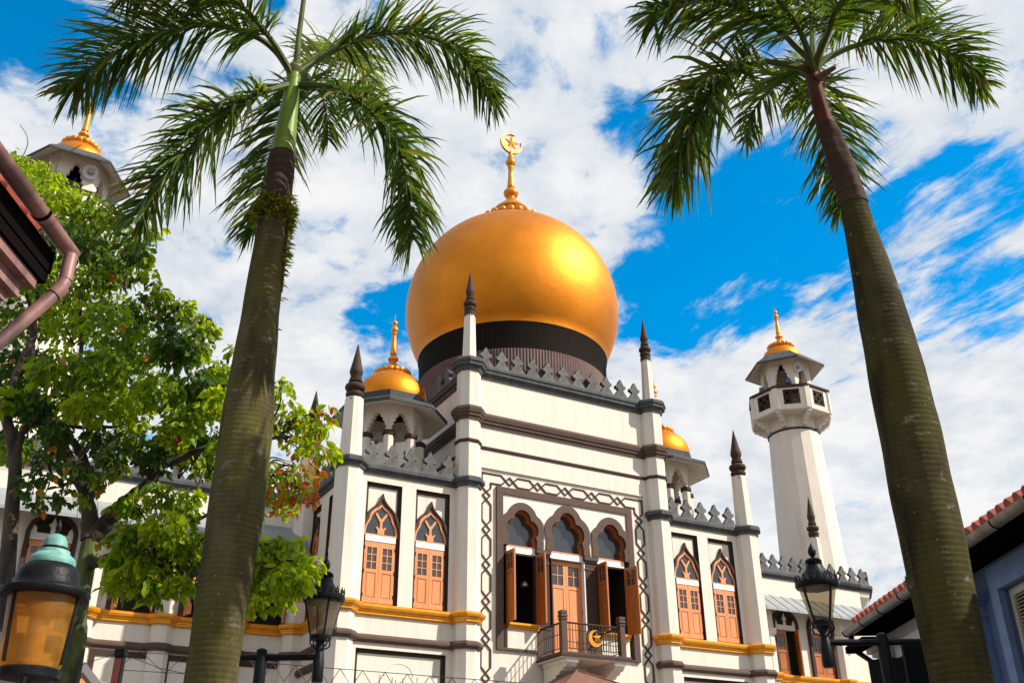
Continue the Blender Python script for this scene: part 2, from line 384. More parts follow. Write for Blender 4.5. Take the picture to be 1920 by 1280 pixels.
for prof, mt, nm in ((GREYT, grey, 'cornice'), (BROWNT, brown2, 'moulding'), (THIN, brown, 'moulding')):
    band(prof, -3.3, 3.3, 0, mt, nm, mosque)
    for sg in (-1, 1): band_side(prof, .25, 6.8, sg*3.42, sg, mt, nm, mosque)

# interlaced strap pattern round the bay
def strap(path, w, th, mb, mt, y0, y1):
    pts = [Vector((p[0], p[1])) for p in path]; L_ = []; R_ = []
    for i, p in enumerate(pts):
        d1 = (p-pts[i-1]).normalized() if i else None; d2 = (pts[i+1]-p).normalized() if i < len(pts)-1 else None
        d1 = d1 or d2; d2 = d2 or d1
        n = (Vector((-d1.y, d1.x))+Vector((-d2.y, d2.x))).normalized(); k = w/max(.3, n.dot(Vector((-d1.y, d1.x))))
        L_.append(p+n*k); R_.append(p-n*k)
    mb.ring([tuple(p) for p in L_], [tuple(p) for p in R_], y0, y1, mt, closed=False)
def interlace(s0, s1, period, phase, h):
    """offset of strand A as a list of (s, off); strand B is its mirror"""
    out = []; k = math.ceil((s0-phase)/period)-1
    c = phase+k*period
    while c < s1+period:
        for ds, o in ((-.30, -h), (0, .82*h), (.30, -h)):
            s = c+ds
            if s0 <= s <= s1: out.append((s, o))
        c += period
    return [(s0, -h)]+out+[(s1, -h)]
b = MB(); H = .155; SC = 2.885
for sx in (-1, 1):
    st = interlace(.8, 11.78, 1.085, 7.191, H)
    strap([(sx*(SC-o), z) for z, o in [(z, o) for z, o in st]], .024, .03, b, brown, .045, .075)
    strap([(sx*(SC+o), z) for z, o in st], .024, .03, b, brown, .038, .075)
zc_ = 12.10; st = interlace(-2.52, 2.52, 1.03, 0.0, H)
strap([(s, zc_-o) for s, o in st], .024, .03, b, brown, .045, .075)
strap([(s, zc_+o) for s, o in st], .024, .03, b, brown, .038, .075)
for sx in (-1, 1):   # corners
    strap([(sx*2.52, zc_+H), (sx*(SC+H), zc_+H), (sx*(SC+H), 11.78)], .024, .03, b, brown, .042, .075)
    strap([(sx*2.52, zc_-H), (sx*(SC-H), zc_-H), (sx*(SC-H), 11.78)], .024, .03, b, brown, .042, .075)
b.build('strapwork_pattern', mosque)

# --- the three-arched bay
b = MB()
for (a0, a1, z0, z1) in ((-2.55, -2.33, 6.92, 11.87), (2.33, 2.55, 6.92, 11.87), (-2.33, 2.33, 11.65, 11.87)):
    b.box(a0, a1, -.02, .34, z0, z1, brown2)
b.box(-2.33, -1.15, -.01, .06, 6.92, 6.99, brown2); b.box(1.15, 2.33, -.01, .06, 6.92, 6.99, brown2)
b.build('bay_frame', mosque)
def multifoil(cs, c0, zb, n=56, grow=0.0, hw=None):
    """outline of a union of circles seen from c0, cut at zb; left foot to right foot over the top"""
    out = []
    for i in range(n+1):
        t = pi*1.0 - pi*i/n; d = (cos(t), sin(t)); best = 0
        for (x, z, r) in cs:
            r += grow; ex, ez = x-c0[0], z-c0[1]; bq = ex*d[0]+ez*d[1]; disc = bq*bq-(ex*ex+ez*ez-r*r)
            if disc > 0: best = max(best, bq+math.sqrt(disc))
        out.append((c0[0]+best*d[0], c0[1]+best*d[1]))
    return out
def arch_set(c, k):
    """c: centre, k: scale of width. Returns inner and outer outlines"""
    cs = [(0, .80, .30), (-.29*k, .50, .29), (.29*k, .50, .29), (0, .45, .36), (-.30*k, .14, .22), (.30*k, .14, .22), (0, .1, .3)]
    inn = multifoil(cs, (0, .16), 0)
    out = multifoil(cs, (0, .16), 0, grow=.24)
    inn = [(-.50*k-.02, -.06)]+inn+[(.50*k+.02, -.06)]
    out = [(-.50*k-.26, -.06)]+out+[(.50*k+.26, -.06)]
    return [(c+x, 10.12+z) for x, z in inn], [(c+x, 10.12+z) for x, z in out]
ARCH = [(-1.64, .97), (0.02, 1.12), (1.68, .97)]
LIM = [(-2.33, -.88), (-.85, .89), (.92, 2.33)]
def clampx(pl, i): return [(max(LIM[i][0], min(LIM[i][1], x)), z) for x, z in pl]
sets = [arch_set(c, k) for c, k in ARCH]
sets[1] = ([(x, 10.06+(z-10.06)*1.13) for x, z in sets[1][0]], [(x, 10.06+(z-10.06)*1.11) for x, z in sets[1][1]])
poly = [(-2.33, 10.06), (-2.33, 11.65), (2.33, 11.65), (2.33, 10.06)]
for i in (2, 1, 0): poly += list(reversed(clampx(sets[i][1], i)))
b = MB()
# spandrel between the arch bands
b.prism(poly, .03, .20, relief_plaster); sp_ = b.build('spandrel', mosque, recalc=True)
for i, (inn, out) in enumerate(sets):
    o2 = clampx(out, i); i2 = clampx(inn, i)
    if i == 0: i2 = [(max(-2.26, x), z) for x, z in i2]
    b = MB(); b.ring(o2, i2, -.015, .12, brown2, closed=False); ar = b.build('arch_band', mosque)
    # timber lining of the arch
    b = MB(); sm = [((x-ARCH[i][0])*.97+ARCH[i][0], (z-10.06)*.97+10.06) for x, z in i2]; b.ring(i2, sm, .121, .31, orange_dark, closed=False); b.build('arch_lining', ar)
    b = MB(); b.add([(x, .30, z) for x, z in i2], [tuple(range(len(i2)))], glass); b.build('pane', ar)
# transoms, openings, sills
for i, (c, hw) in enumerate(((-1.64, .52), (.02, .62), (1.68, .52))):
    b = MB(); b.box(c-hw, c+hw, .10, .30, 9.86, 10.055, white_trim); b.box(c-hw, c+hw, .09, .30, 10.055, 10.09, orange); b.build('lintel', mosque)
    if i != 1:
        b = MB(); b.box(c-hw, c+hw, .0, .35, 7.56, 7.62, band_gold); b.box(c-hw, c+hw, -.05, .35, 7.621, 7.66, band_gold); b.box(c-hw, c+hw, -.09, .35, 7.661, 7.72, band_gold); b.build('gold_moulding', mosque)
        b = MB(); b.box(c-hw, c+hw, .05, .3, 6.99, 7.56, plaster); b.build('apron_panel', mosque)
# pilasters between the openings
for c in (-.90, .86):
    b = MB(); b.box(c-.21, c+.21, .04, .34, 6.75, 9.98, brown); b.box(c-.24, c+.24, .0, .33, 7.62, 7.70, brown2); b.box(c-.25, c+.25, .02, .33, 6.75, 7.62, brown2)
    b.box(c-.22, c+.22, .02, .33, 9.62, 9.68, brown2); b.box(c-.23, c+.23, .0, .33, 9.86, 9.92, brown2); b.box(c-.26, c+.26, -.04, .33, 9.921, 10.04, brown2)
    b.build('pilaster', mosque)
# dark rooms behind the open leaves: a closed box of walls, floor and ceiling
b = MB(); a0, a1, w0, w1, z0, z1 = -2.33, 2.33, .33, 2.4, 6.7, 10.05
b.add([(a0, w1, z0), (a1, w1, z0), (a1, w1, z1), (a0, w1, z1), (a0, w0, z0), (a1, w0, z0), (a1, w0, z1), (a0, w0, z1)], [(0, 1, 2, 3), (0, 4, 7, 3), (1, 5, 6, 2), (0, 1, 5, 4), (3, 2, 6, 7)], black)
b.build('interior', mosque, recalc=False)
b = MB(); b.lathe([(.001, .10), (.05, .09), (.10, .03), (.13, -.05), (.12, -.06), (.001, .02)], 14, -1.28, .55, mat('hanging_lamp_metal', (.6, .6, .58), .25, metal=.7), cz=9.05); b.tube([(-1.28, .55, 9.14), (-1.28, .55, 10.05)], .008, 5, iron)
hl = b.build('hanging_lamp', None, smooth=40); hl.matrix_world = Matrix.Translation(mosq(0, 0, 0)) @ Matrix.Rotation(YAW, 4, 'Z')
tag(hl, 'small silver hanging lamp in the dark opening of the left shutters', 'lamp')

# shutter leaf with glazed top; hinge at x=0, leaf spans 0..w (sg=+1) or 0..-w
def leaf(w, h, sg, rows, wood, gz, gh, M):
    """returns (wood MB, glass MB) of one leaf; gz..gz+gh glazed"""
    b = MB(); g = MB(); t = .05; st = .085
    X = lambda x0, x1: sorted((sg*x0, sg*x1))
    b.box(*X(0, st), -t, 0, 0, h, wood, M); b.box(*X(w-st, w), -t, 0, 0, h, wood, M)
    b.box(*X(st, w-st), -t, 0, 0, .13, wood, M); b.box(*X(st, w-st), -t, 0, h-.09, h, wood, M); b.box(*X(st, w-st), -t, 0, gz-.10, gz, wood, M)
    if gz+gh < h-.095: b.box(*X(st, w-st), -t, 0, gz+gh, h-.09, wood, M)
    b.box(*X(st, w-st), -t+.018, -.006, .13, gz-.10, wood, M)
    b.box(*X(st+.03, w-st-.03), -t+.006, -t+.018, .17, gz-.14, wood, M)
    iw = (w-2*st); b.box(*X(st+iw/2-.012, st+iw/2+.012), -t+.004, -.004, gz, gz+gh, wood, M)
    for r in range(1, rows): b.box(*X(st, w-st), -t+.006, -.006, gz+gh*r/rows-.012, gz+gh*r/rows+.012, wood, M)
    g.box(*X(st, w-st), -t*.55, -t*.45, gz, gz+gh, pane_grey, M)
    for hz in (.2, h*.5, h-.18): b.tube([M @ Vector((sg*.012, -t-.006, hz-.05)), M @ Vector((sg*.012, -t-.006, hz+.05))], .010, 5, brown)
    return b, g
def add_leaf(parent, M, w, h, sg, rows, wood, gz, gh, name='shutter'):
    b, g = leaf(w, h, sg, rows, wood, gz, gh, M); o = b.build(name, parent); g.build('pane', o if parent is mosque else parent); return o
HL = 2.13
def hinge(a, w, z, ang): return Matrix.Translation((a, w, z)) @ Matrix.Rotation(R(ang), 4, 'Z')
# open leaves of the two outer openings (swung out towards the street)
for c, h0, h1 in ((-1.64, -88, 94), (1.68, -88, 110)):
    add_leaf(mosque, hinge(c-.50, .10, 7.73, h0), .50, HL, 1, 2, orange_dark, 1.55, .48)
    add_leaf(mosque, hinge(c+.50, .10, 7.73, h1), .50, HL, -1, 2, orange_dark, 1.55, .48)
# closed pair of balcony doors
for sg in (-1, 1):
    add_leaf(mosque, hinge(.02+sg*.58, .28, 6.78, 0), .575, 3.05, -sg, 2, orange, 2.30, .62, 'balcony_door')
b = MB(); b.box(.605, .64, .05, .30, 6.78, 9.85, white_trim); b.box(-.60, -.565, .05, .30, 6.78, 9.85, brown); b.build('door_frame', mosque)

# --- balcony
b = MB(); b.box(-1.24, 1.24, -1.45, .0, 6.62, 6.70, brown); b.box(-1.20, 1.20, -1.41, 0, 6.70, 6.76, brown2); b.box(-1.21, 1.21, -1.42, 0, 6.59, 6.62, plaster); bal = b.build('balcony', mosque)
for c in (-.82, .82):
    # scrolled bracket: stepped lobes falling back to the wall
    pr = [(-1.32, 6.59), (-1.32, 6.47)]
    for k in range(6):
        x = -1.32+k*.20; z = 6.47-k*.085
        for t in (0, .25, .5, .75, 1): pr.append((x+.20*t, z-.085*t-.055*sin(pi*t)))
    pr += [(0.0, 5.9), (0.0, 6.59)]
    b = MB(); b.prism(pr, c-.17, c+.17, plaster, ax='x'); b.box(c-.20, c+.20, -1.36, 0, 6.50, 6.589, white_trim); b.build('bracket', bal)
def post(x, y):
    b = MB(); s = .085; b.box(x-s, x+s, y-s, y+s, 6.76, 7.68, brown2)
    for z0, z1, k in ((7.68, 7.72, .105), (7.72, 7.76, .085), (7.76, 7.82, .11), (7.82, 7.86, .09), (7.86, 7.94, .10)): b.box(x-k, x+k, y-k, y+k, z0, z1, brown2)
    b.build('post', bal)
for x in (-1.02, 1.02): post(x, -1.2)
def rail(p0, p1, name, gap=None):
    b = MB(); p0 = Vector(p0); p1 = Vector(p1); d = p1-p0; n = int(d.length/.115)
    for z, t in ((7.62, .028), (6.90, .014), (7.30, .012)) if not gap else ((7.62, .028), (6.90, .014), (7.42, .010), (7.08, .010)):
        b.tube([(p0.x, p0.y, z), (p1.x, p1.y, z)], t, 6, brown if t > .02 else green_iron)
    for i in range(1, n):
        q = p0+d*(i/n); b.tube([(q.x, q.y, 6.90), (q.x, q.y, 7.62)], .011, 6, green_iron)
    return b.build(name, bal, smooth=40)
rail((-.93, -1.2), (.93, -1.2), 'railing', True)
for sx in (-1, 1): rail((sx*1.02, -1.11), (sx*1.02, 0), 'railing')
def star(cx, cz, r, y0, y1, mt, mb, rot=0.0, rin=.42):
    p = [(cx+(r if i % 2 == 0 else r*rin)*sin(rot+pi*i/5), cz+(r if i % 2 == 0 else r*rin)*cos(rot+pi*i/5)) for i in range(10)]
    vs = [(x, y1, z) for x, z in p]+[(cx, y0, cz), (cx, 2*y1-y0, cz)]
    mb.add(vs, [(i, (i+1) % 10, 10) for i in range(10)]+[((i+1) % 10, i, 11) for i in range(10)], mt)
def crescent(cx, cz, r, y0, y1, mt, mb, rot, rin=.80, off=.30, n=40, open_=.55):
    o = []; i_ = []
    for k in range(n+1):
        t = rot+open_+(2*pi-2*open_)*k/n
        o.append((cx+r*cos(t), cz+r*sin(t)))
        # matching point on the inner circle
        px, pz = cx+off*r*cos(rot), cz+off*r*sin(rot)
        dx, dz = cx+r*cos(t)-px, cz+r*sin(t)-pz; l = math.hypot(dx, dz)
        rr = min(r*rin, l-.001); i_.append((px+dx/l*rr, pz+dz/l*rr))
    mb.ring(o, i_, y0, y1, mt, closed=False)
b = MB(); crescent(.03, 7.22, .24, -1.30, -1.24, gold2, b, R(35), rin=.76, off=.30, open_=.50); star(.10, 7.25, .165, -1.31, -1.27, gold2, b, rot=-.12); b.build('crescent_emblem', bal)
# hipped entrance canopy under the balcony
b = MB(); apx = (-.62, -1.25, 6.28); e = [(-1.9, -2.6, 5.6), (.75, -2.6, 5.6), (.75, .05, 5.6), (-1.9, .05, 5.6)]
canm = mat('rusty_canopy_sheet', (.20, .095, .062), .6, c2=(.15, .07, .045), nscale=4)
b.add([apx]+e+[(x, y, 5.45) for x, y, z in e], [(0, 1, 2), (0, 2, 3), (0, 3, 4), (0, 4, 1), (1, 5, 6, 2), (2, 6, 7, 3), (3, 7, 8, 4), (4, 8, 5, 1), (5, 6, 7, 8)], canm)
for q in e: b.tube([Vector(apx)+Vector((0, 0, .01)), Vector(q)+Vector((0, 0, .01))], .03, 6, canm)
for q in ((-1.75, -2.45), (.6, -2.45)): b.box(q[0]-.12, q[0]+.12, q[1]-.12, q[1]+.12, 0, 5.45, plaster)
b.build('entrance_canopy', mosque)

# --- lancet windows
def ogee(pts, n=6): return [(p.x, p.y) for p in spline([Vector((x, z, 0)) for x, z in pts], n)]
def lancet(parent, wood):
    """pointed window; local origin at the middle of its sill on the recess back, facing -y"""
    w = thing('window'); w.parent = parent
    for sg in (-1, 1):
        b, g = leaf(.462, 1.72, -sg, 3, wood, .94, .62, Matrix.Translation((sg*.465, -.005, .07)))
        b.build('shutter', w); g.build('pane', w)
    b = MB(); b.box(-.465, .465, -.035, -.002, 0, .07, wood); b.build('sill', w); b = MB(); b.box(-.465, .465, -.07, -.002, 1.80, 1.975, white_trim); b.build('lintel', w)
    half_in = [(.45, 1.98), (.455, 2.1), (.42, 2.26), (.345, 2.40), (.315, 2.47), (.28, 2.58), (.18, 2.70), (.06, 2.79), (0, 2.86)]
    hi = ogee(half_in, 4); inn = [(-x, z) for x, z in hi]+[(x, z) for x, z in reversed(hi[:-1])]
    oh = [(x+(.055 if z < 2.75 else .03), z+(.05 if z > 2.5 else 0)) for x, z in hi]; oh[-1] = (0, 2.93)
    outo = [(-x, z) for x, z in oh]+[(x, z) for x, z in reversed(oh[:-1])]
    ml = ogee([(.62, 1.84), (.605, 2.02), (.57, 2.21), (.53, 2.40), (.47, 2.58), (.345, 2.75), (.19, 2.89), (.085, 3.02), (.035, 3.13), (0, 3.24)], 4)
    mi_ = oh; k = max(len(ml), len(mi_))
    def resamp(pl, n):
        d = [0]
        for i in range(1, len(pl)): d.append(d[-1]+math.dist(pl[i], pl[i-1]))
        out = []
        for q in range(n):
            t = d[-1]*q/(n-1); i = 1
            while i < len(d)-1 and d[i] < t: i += 1
            f = (t-d[i-1])/max(1e-6, d[i]-d[i-1]); out.append((pl[i-1][0]+(pl[i][0]-pl[i-1][0])*f, pl[i-1][1]+(pl[i][1]-pl[i-1][1])*f))
        return out
    ml2 = resamp(ml, 34); mo2 = resamp(mi_, 34)
    b = MB()
    mid = [((x0*.5+x1*.5), (z0*.5+z1*.5)) for (x0, z0), (x1, z1) in zip(ml2, mo2)]
    full = lambda h: [(-x, z) for x, z in h]+[(x, z) for x, z in reversed(h[:-1])]
    b.ring(full(ml2), full(mid), -.115, -.002, brown, closed=False); b.ring(full(mid), full(mo2), -.065, -.002, brown2, closed=False); b.build('arch_moulding', w, smooth=35)
    b = MB(); b.ring(outo, inn, -.055, -.002, wood, closed=False); b.box(-.50, .50, -.05, -.003, 1.976, 2.02, wood)
    # Y tracery with a small leafy foot
    b.prism([(-.035, 2.02), (.035, 2.02), (.035, 2.38), (.19, 2.62), (.15, 2.66), (0, 2.46), (-.15, 2.66), (-.19, 2.62), (-.035, 2.38)], -.05, -.004, wood)
    b.prism([(-.10, 2.021), (.10, 2.021), (.10, 2.14), (.16, 2.22), (.13, 2.25), (.07, 2.18), (.036, 2.24), (-.036, 2.24), (-.07, 2.18), (-.13, 2.25), (-.16, 2.22), (-.10, 2.14)], -.058, -.005, wood)
    b.build('tracery', w, smooth=30)
    b = MB(); b.add([(x, -.012, z) for x, z in inn], [tuple(range(len(inn)))], glass); b.build('pane', w)
    return w
win0 = lancet(mosque, orange)
for i, c in enumerate(WINC):
    c += -.02 if c < 0 else .02
    o = win0 if i == 0 else copy_tree(win0, mosque); o.location = (c, .13, 7.80)
for sg in (-1, 1):
    for q in (1.45, 3.05):
        o = copy_tree(win0, mosque); o.location = (sg*(7.3-.13), q, 7.80); o.rotation_euler = (0, 0, sg*R(90)); o.scale = (.8, 1, 1)

# --- octagonal turrets and pinnacles
def pinn_prof(rs, hs):
    p = [(.235, 0), (.25, .03), (.25, .08), (.225, .10), (.26, .14), (.275, .19), (.265, .25), (.215, .28), (.20, .31), (.27, .345), (.305, .40), (.31, .45), (.285, .51), (.21, .55), (.165, .585), (.20, .61), (.215, .645), (.195, .68), (.165, .70), (.185, .725), (.185, .75), (.15, .78), (.165, .83), (.20, .91), (.205, .97), (.185, 1.07), (.145, 1.25), (.095, 1.5), (.045, 1.75), (.012, 1.91), (0.0, 1.93)]
    return [(r*rs, z*hs) for r, z in p]
def turret(a, w, segs, rings, pz, prs, phs, name='turret'):
    """segs: (apothem0, z0, apothem1, z1); rings: (profile, apothem, material)"""
    b = MB()
    for (r0, z0, r1, z1) in segs: b.lathe([(octr(r0), z0), (octr(r1), z1)], 8, a, w, plaster, rot=OCT)
    t = b.build(name, mosque)
    for prof, ap, mt in rings:
        b = MB(); b.lathe([(octr(ap+o), z) for o, z in prof], 8, a, w, mt, rot=OCT); b.build('moulding', t)
    b = MB(); b.lathe(pinn_prof(prs, phs), 20, a, w, brown, cz=pz)
    rr = .235*prs
    for k in range(12):   # scalloped skirt
        th = 2*pi*k/12; M = Matrix.Translation((a, w, pz)) @ Matrix.Rotation(th, 4, 'Z') @ Matrix.Translation((rr*.99, 0, 0)) @ Matrix.Rotation(R(90), 4, 'Z')
        hw = rr*.25; b.prism([(-hw, .02), (-hw*.95, -.06*phs), (-hw*.5, -.12*phs), (0, -.15*phs), (hw*.5, -.12*phs), (hw*.95, -.06*phs), (hw, .02)], -.022, .02, brown, M=M)
    b.build('pinnacle', t, smooth=40)
    return t
for sg in (-1, 1):
    turret(sg*3.60, -.06, [(.365, 0, .355, 15.9), (.215, 15.9, .165, 17.74)], [(GREYT, .355, grey), (BROWNT, .355, brown2), (THIN, .355, brown), (GREY1, .355, grey), (GOLD, .36, band_gold), (BR2, .36, brown2)], 17.70, .72, .87)
    turret(sg*7.42, -.06, [(.40, 0, .37, 11.85), (.30, 11.85, .255, 13.78)], [(GREY1, .37, grey), (GOLD, .385, band_gold), (BR2, .39, brown2)], 13.72, 1.0, 1.0)
    turret(sg*7.42, 3.85, [(.40, 0, .37, 11.85), (.30, 11.85, .255, 13.78)], [(GREY1, .37, grey), (GOLD, .385, band_gold), (BR2, .39, brown2)], 13.72, 1.0, 1.0)
    turret(sg*3.60, 6.9, [(.365, 11, .355, 15.9), (.215, 15.9, .165, 17.74)], [(GREYT, .355, grey), (BROWNT, .355, brown2)], 17.70, .72, .87)
turret(12.2, 8.6, [(.3, 11.0, .24, 13.4)], [], 13.35, .9, .95)
turret(15.45, 4.4, [(.26, 11.6, .22, 13.75)], [], 13.75, .85, .98)

# --- battlements: trefoil merlons standing on the cornices
def merlon_mesh(k=1.0):
    h = [(.272, 0), (.272, .04), (.235, .09), (.10, .27), (.095, .30), (.11, .325), (.15, .325), (.19, .345), (.215, .39), (.205, .44), (.165, .465), (.125, .475), (.115, .49), (.0, .70)]
    pl = [(-x*k, z*k) for x, z in h]+[(x*k, z*k) for x, z in reversed(h[:-1])]
    b = MB(); b.prism(pl, -.07, .07, merlon_grey); return b
mer = {}; mrnd = random.Random(3)
def parapet(p0, p1, z, n, k=1.0, base=.0):
    p0 = Vector(p0); p1 = Vector(p1); d = p1-p0; ang = math.atan2(d.y, d.x)
    b = MB(); M = Matrix.Translation((p0.x, p0.y, z)) @ Matrix.Rotation(ang, 4, 'Z'); b.box(0, d.length, -.085, .085, -.04, .012, merlon_grey, M)
    par = b.build('parapet', mosque)
    for i in range(n):
        q = p0+d*((i+.5)/n)
        if k not in mer: o = merlon_mesh(k).build('merlon', par); mer[k] = o
        else: o = mer[k].copy(); col.objects.link(o); o.parent = par
        o.location = (q.x, q.y, z+base); o.rotation_euler = (0, mrnd.uniform(-.022, .022), ang+mrnd.uniform(-.03, .03)); o.scale = (min(1.0, d.length/n/(.544*k)), 1, 1)
parapet((-3.28, -.02), (3.28, -.02), 15.90, 11)
for sg in (-1, 1):
    parapet((sg*3.42, .3), (sg*3.42, 6.6), 15.90, 10)
    parapet((min(sg*3.95, sg*7.05), -.02), (max(sg*3.95, sg*7.05), -.02), 11.86, 5)
    parapet((sg*7.35, .35), (sg*7.35, 3.4), 11.86, 5)

# --- the great dome
DC = (0, 3.5)
b = MB(); DR = 4.13; DZ = 20.35
prof = [(3.56, 18.12)]
for k in range(1, 60):
    t = -1.02+(pi/2-.10+1.02)*k/59; r = DR*cos(t); z = DZ+DR*(1.0 if t < 0 else .985)*sin(t)
    if z > 18.2: prof.append((r, z))
prof += [(.30, 24.42), (.12, 24.48), (0, 24.49)]
b.lathe(prof, 128, *DC, gold); dome = b.build('dome', mosque, smooth=60)
b = MB(); b.lathe([(3.50, 17.10), (3.53, 17.12), (3.55, 17.9), (3.60, 18.14), (3.50, 18.2)], 128, *DC, black_tile); b.build('dome_band', dome, smooth=40)
b = MB(); NR = 200; pr = []
vs = []; 
for j, z in enumerate((15.6, 17.11)):
    for i in range(NR*2):
        t = pi*i/NR; rr = 3.54 if i % 2 else 3.515; vs.append((DC[0]+rr*cos(t), DC[1]+rr*sin(t), z))
b.add(vs, [(i, (i+1) % (2*NR), 2*NR+(i+1) % (2*NR), 2*NR+i) for i in range(2*NR)], drum_brown); b.build('dome_drum', dome)
def petals(mb, n, r, z, pr, ph, mt, cx, cy):
    for k in range(n):
        t = 2*pi*k/n; M = Matrix.Translation((cx+r*cos(t), cy+r*sin(t), z)) @ Matrix.Rotation(t, 4, 'Z') @ Matrix.Rotation(R(28), 4, 'Y') @ Matrix.Scale(.62, 4, (1, 0, 0))
        mb.lathe([(0.0, -ph), (pr*.6, -ph*.8), (pr*.95, -ph*.2), (pr, ph*.3), (pr*.85, ph*.75), (pr*.5, ph), (0, ph*1.05)], 10, 0, 0, mt, M=M)
b = MB(); petals(b, 24, 1.26, 24.44, .165, .20, gold2, *DC)
b.lathe([(.9, 24.2), (1.05, 24.5), (.78, 24.85), (.56, 24.95), (.55, 25.05), (.72, 25.10), (.76, 25.18), (.70, 25.28), (.42, 25.56), (.22, 25.78), (.17, 25.88), (.17, 25.93), (.28, 26.04), (.315, 26.16), (.29, 26.24), (.16, 26.36), (.13, 26.42), (.16, 26.46), (.16, 26.50), (.15, 26.55), (.115, 27.0), (.105, 27.42), (.13, 27.46), (.13, 27.5), (.11, 27.54), (.18, 27.64), (.22, 27.74), (.21, 27.80), (.12, 27.86), (.12, 27.94), (.14, 27.98), (.14, 28.04), (.09, 28.10), (.09, 28.35), (0, 28.42)], 32, *DC, gold2)
b.tube([(0, 3.5, 28.4), (0, 3.5, 29.5)], .012, 5, gold2); b.build('finial', dome, smooth=40)
b = MB(); crescent(0.02, 28.76, .50, 3.44, 3.56, gold2, b, R(48), rin=.83, off=.22, open_=.42); star(.06, 28.80, .42, 3.42, 3.48, gold2, b, rot=.05); b.build('crescent_emblem', dome)

# --- small domed kiosks on the roof
def cusped_arch(mb, hw, zs, za, wpost, y0, y1, ztop, mt, M):
    """panel with a many-lobed pointed opening: opening half-width hw, springing zs, apex za, panel half-width wpost"""
    half = [(hw, zs)]
    n = 5
    for k in range(n):
        f0, f1 = k/n, (k+1)/n
        def cur(f): return (hw*(1-f**1.7), zs+(za-zs)*f)
        for t in (.25, .5, .75, 1):
            f = f0+(f1-f0)*t; x, z = cur(f); bump_ = .075*sin(pi*t)*(hw/.3)
            half.append((max(0, x+bump_*.9 if f < .97 else x), z-bump_*.2))
    half[-1] = (0, za)
    pl = [(-x, z) for x, z in half]+[(x, z) for x, z in reversed(half[:-1])]
    poly = [(-wpost, zs), (-wpost, ztop), (wpost, ztop), (wpost, zs)]+list(reversed(pl))
    mb.prism(poly, y0, y1, mt, M=M)
def kiosk(cx, cy):
    k = thing('kiosk'); k.parent = mosque
    apx = .98; n = 8; side = apx*math.tan(pi/8)
    b = MB(); b.lathe([(octr(1.05), 11.5), (octr(1.05), 12.05)], 8, cx, cy, plaster, rot=OCT); b.build('plinth', k)
    b = MB()
    for i in range(8):
        M = Matrix.Translation((cx, cy, 0)) @ Matrix.Rotation(pi/4*i, 4, 'Z') @ Matrix.Translation((0, -apx, 0))
        cusped_arch(b, side-.10, 13.36, 14.08, side, -.02, .16, 14.45, plaster, M)
    b.build('arcade', k)
    for i in range(8):
        t = OCT+pi/4*i; c = MB(); x, y = cx+octr(apx-.07)*cos(t), cy+octr(apx-.07)*sin(t); rr = .155
        c.lathe([(rr, 11.8), (rr, 13.3)], 8, x, y, plaster, rot=OCT); c.lathe([(rr+.02, 13.26), (rr+.05, 13.29), (rr+.05, 13.40), (rr+.02, 13.42)], 8, x, y, brown, rot=OCT); c.build('column', k)
    b = MB(); b.lathe([(octr(.9), 14.38), (octr(1.70), 14.12)], 8, cx, cy, plaster, rot=OCT, cap=False); b.lathe([(octr(1.70), 14.12), (octr(1.73), 14.13), (octr(1.73), 14.23), (octr(1.22), 14.50), (octr(1.18), 14.53), (octr(1.18), 14.74), (.2, 14.76)], 8, cx, cy, grey, rot=OCT, cap=False); b.build('eave', k)
    b = MB(); b.lathe([(1.12, 14.70), (1.15, 14.85), (1.14, 15.03), (1.08, 15.24), (.95, 15.45), (.78, 15.61), (.6, 15.73), (.4, 15.82), (0, 15.90)], 40, cx, cy, gold); b.build('kiosk_dome', k, smooth=50)
    b = MB(); small_finial(b, cx, cy, 15.70, 1.0, 1.07); b.build('finial', k, smooth=40)
    return k
def small_finial(b, cx, cy, z, s, v=1.0):
    petals(b, 18, .54*s, z+.08*s, .125*s, .13*s, gold2, cx, cy)
    b.lathe([(r*s, h*s*v) for r, h in [(.50, -.08), (.48, .04), (.34, .14), (.26, .20), (.27, .24), (.34, .27), (.35, .31), (.30, .35), (.16, .46), (.10, .54), (.10, .58), (.17, .62), (.18, .66), (.16, .70), (.10, .74), (.085, .80), (.115, .82), (.115, .85), (.105, .9), (.085, 1.2), (.07, 1.46), (.07, 1.52), (.095, 1.55), (.075, 1.6), (.115, 1.66), (.125, 1.72), (.11, 1.76), (.065, 1.80), (.065, 1.88), (.10, 1.92), (.09, 1.97), (.03, 2.04), (0, 2.06)]], 20, cx, cy, gold2, cz=z)
    b.tube([(cx, cy, z+2.0*s*v), (cx, cy, z+2.0*s*v+.28)], .008, 5, gold2)
kiosk(-5.5, 1.85); kiosk(5.36, 1.85)

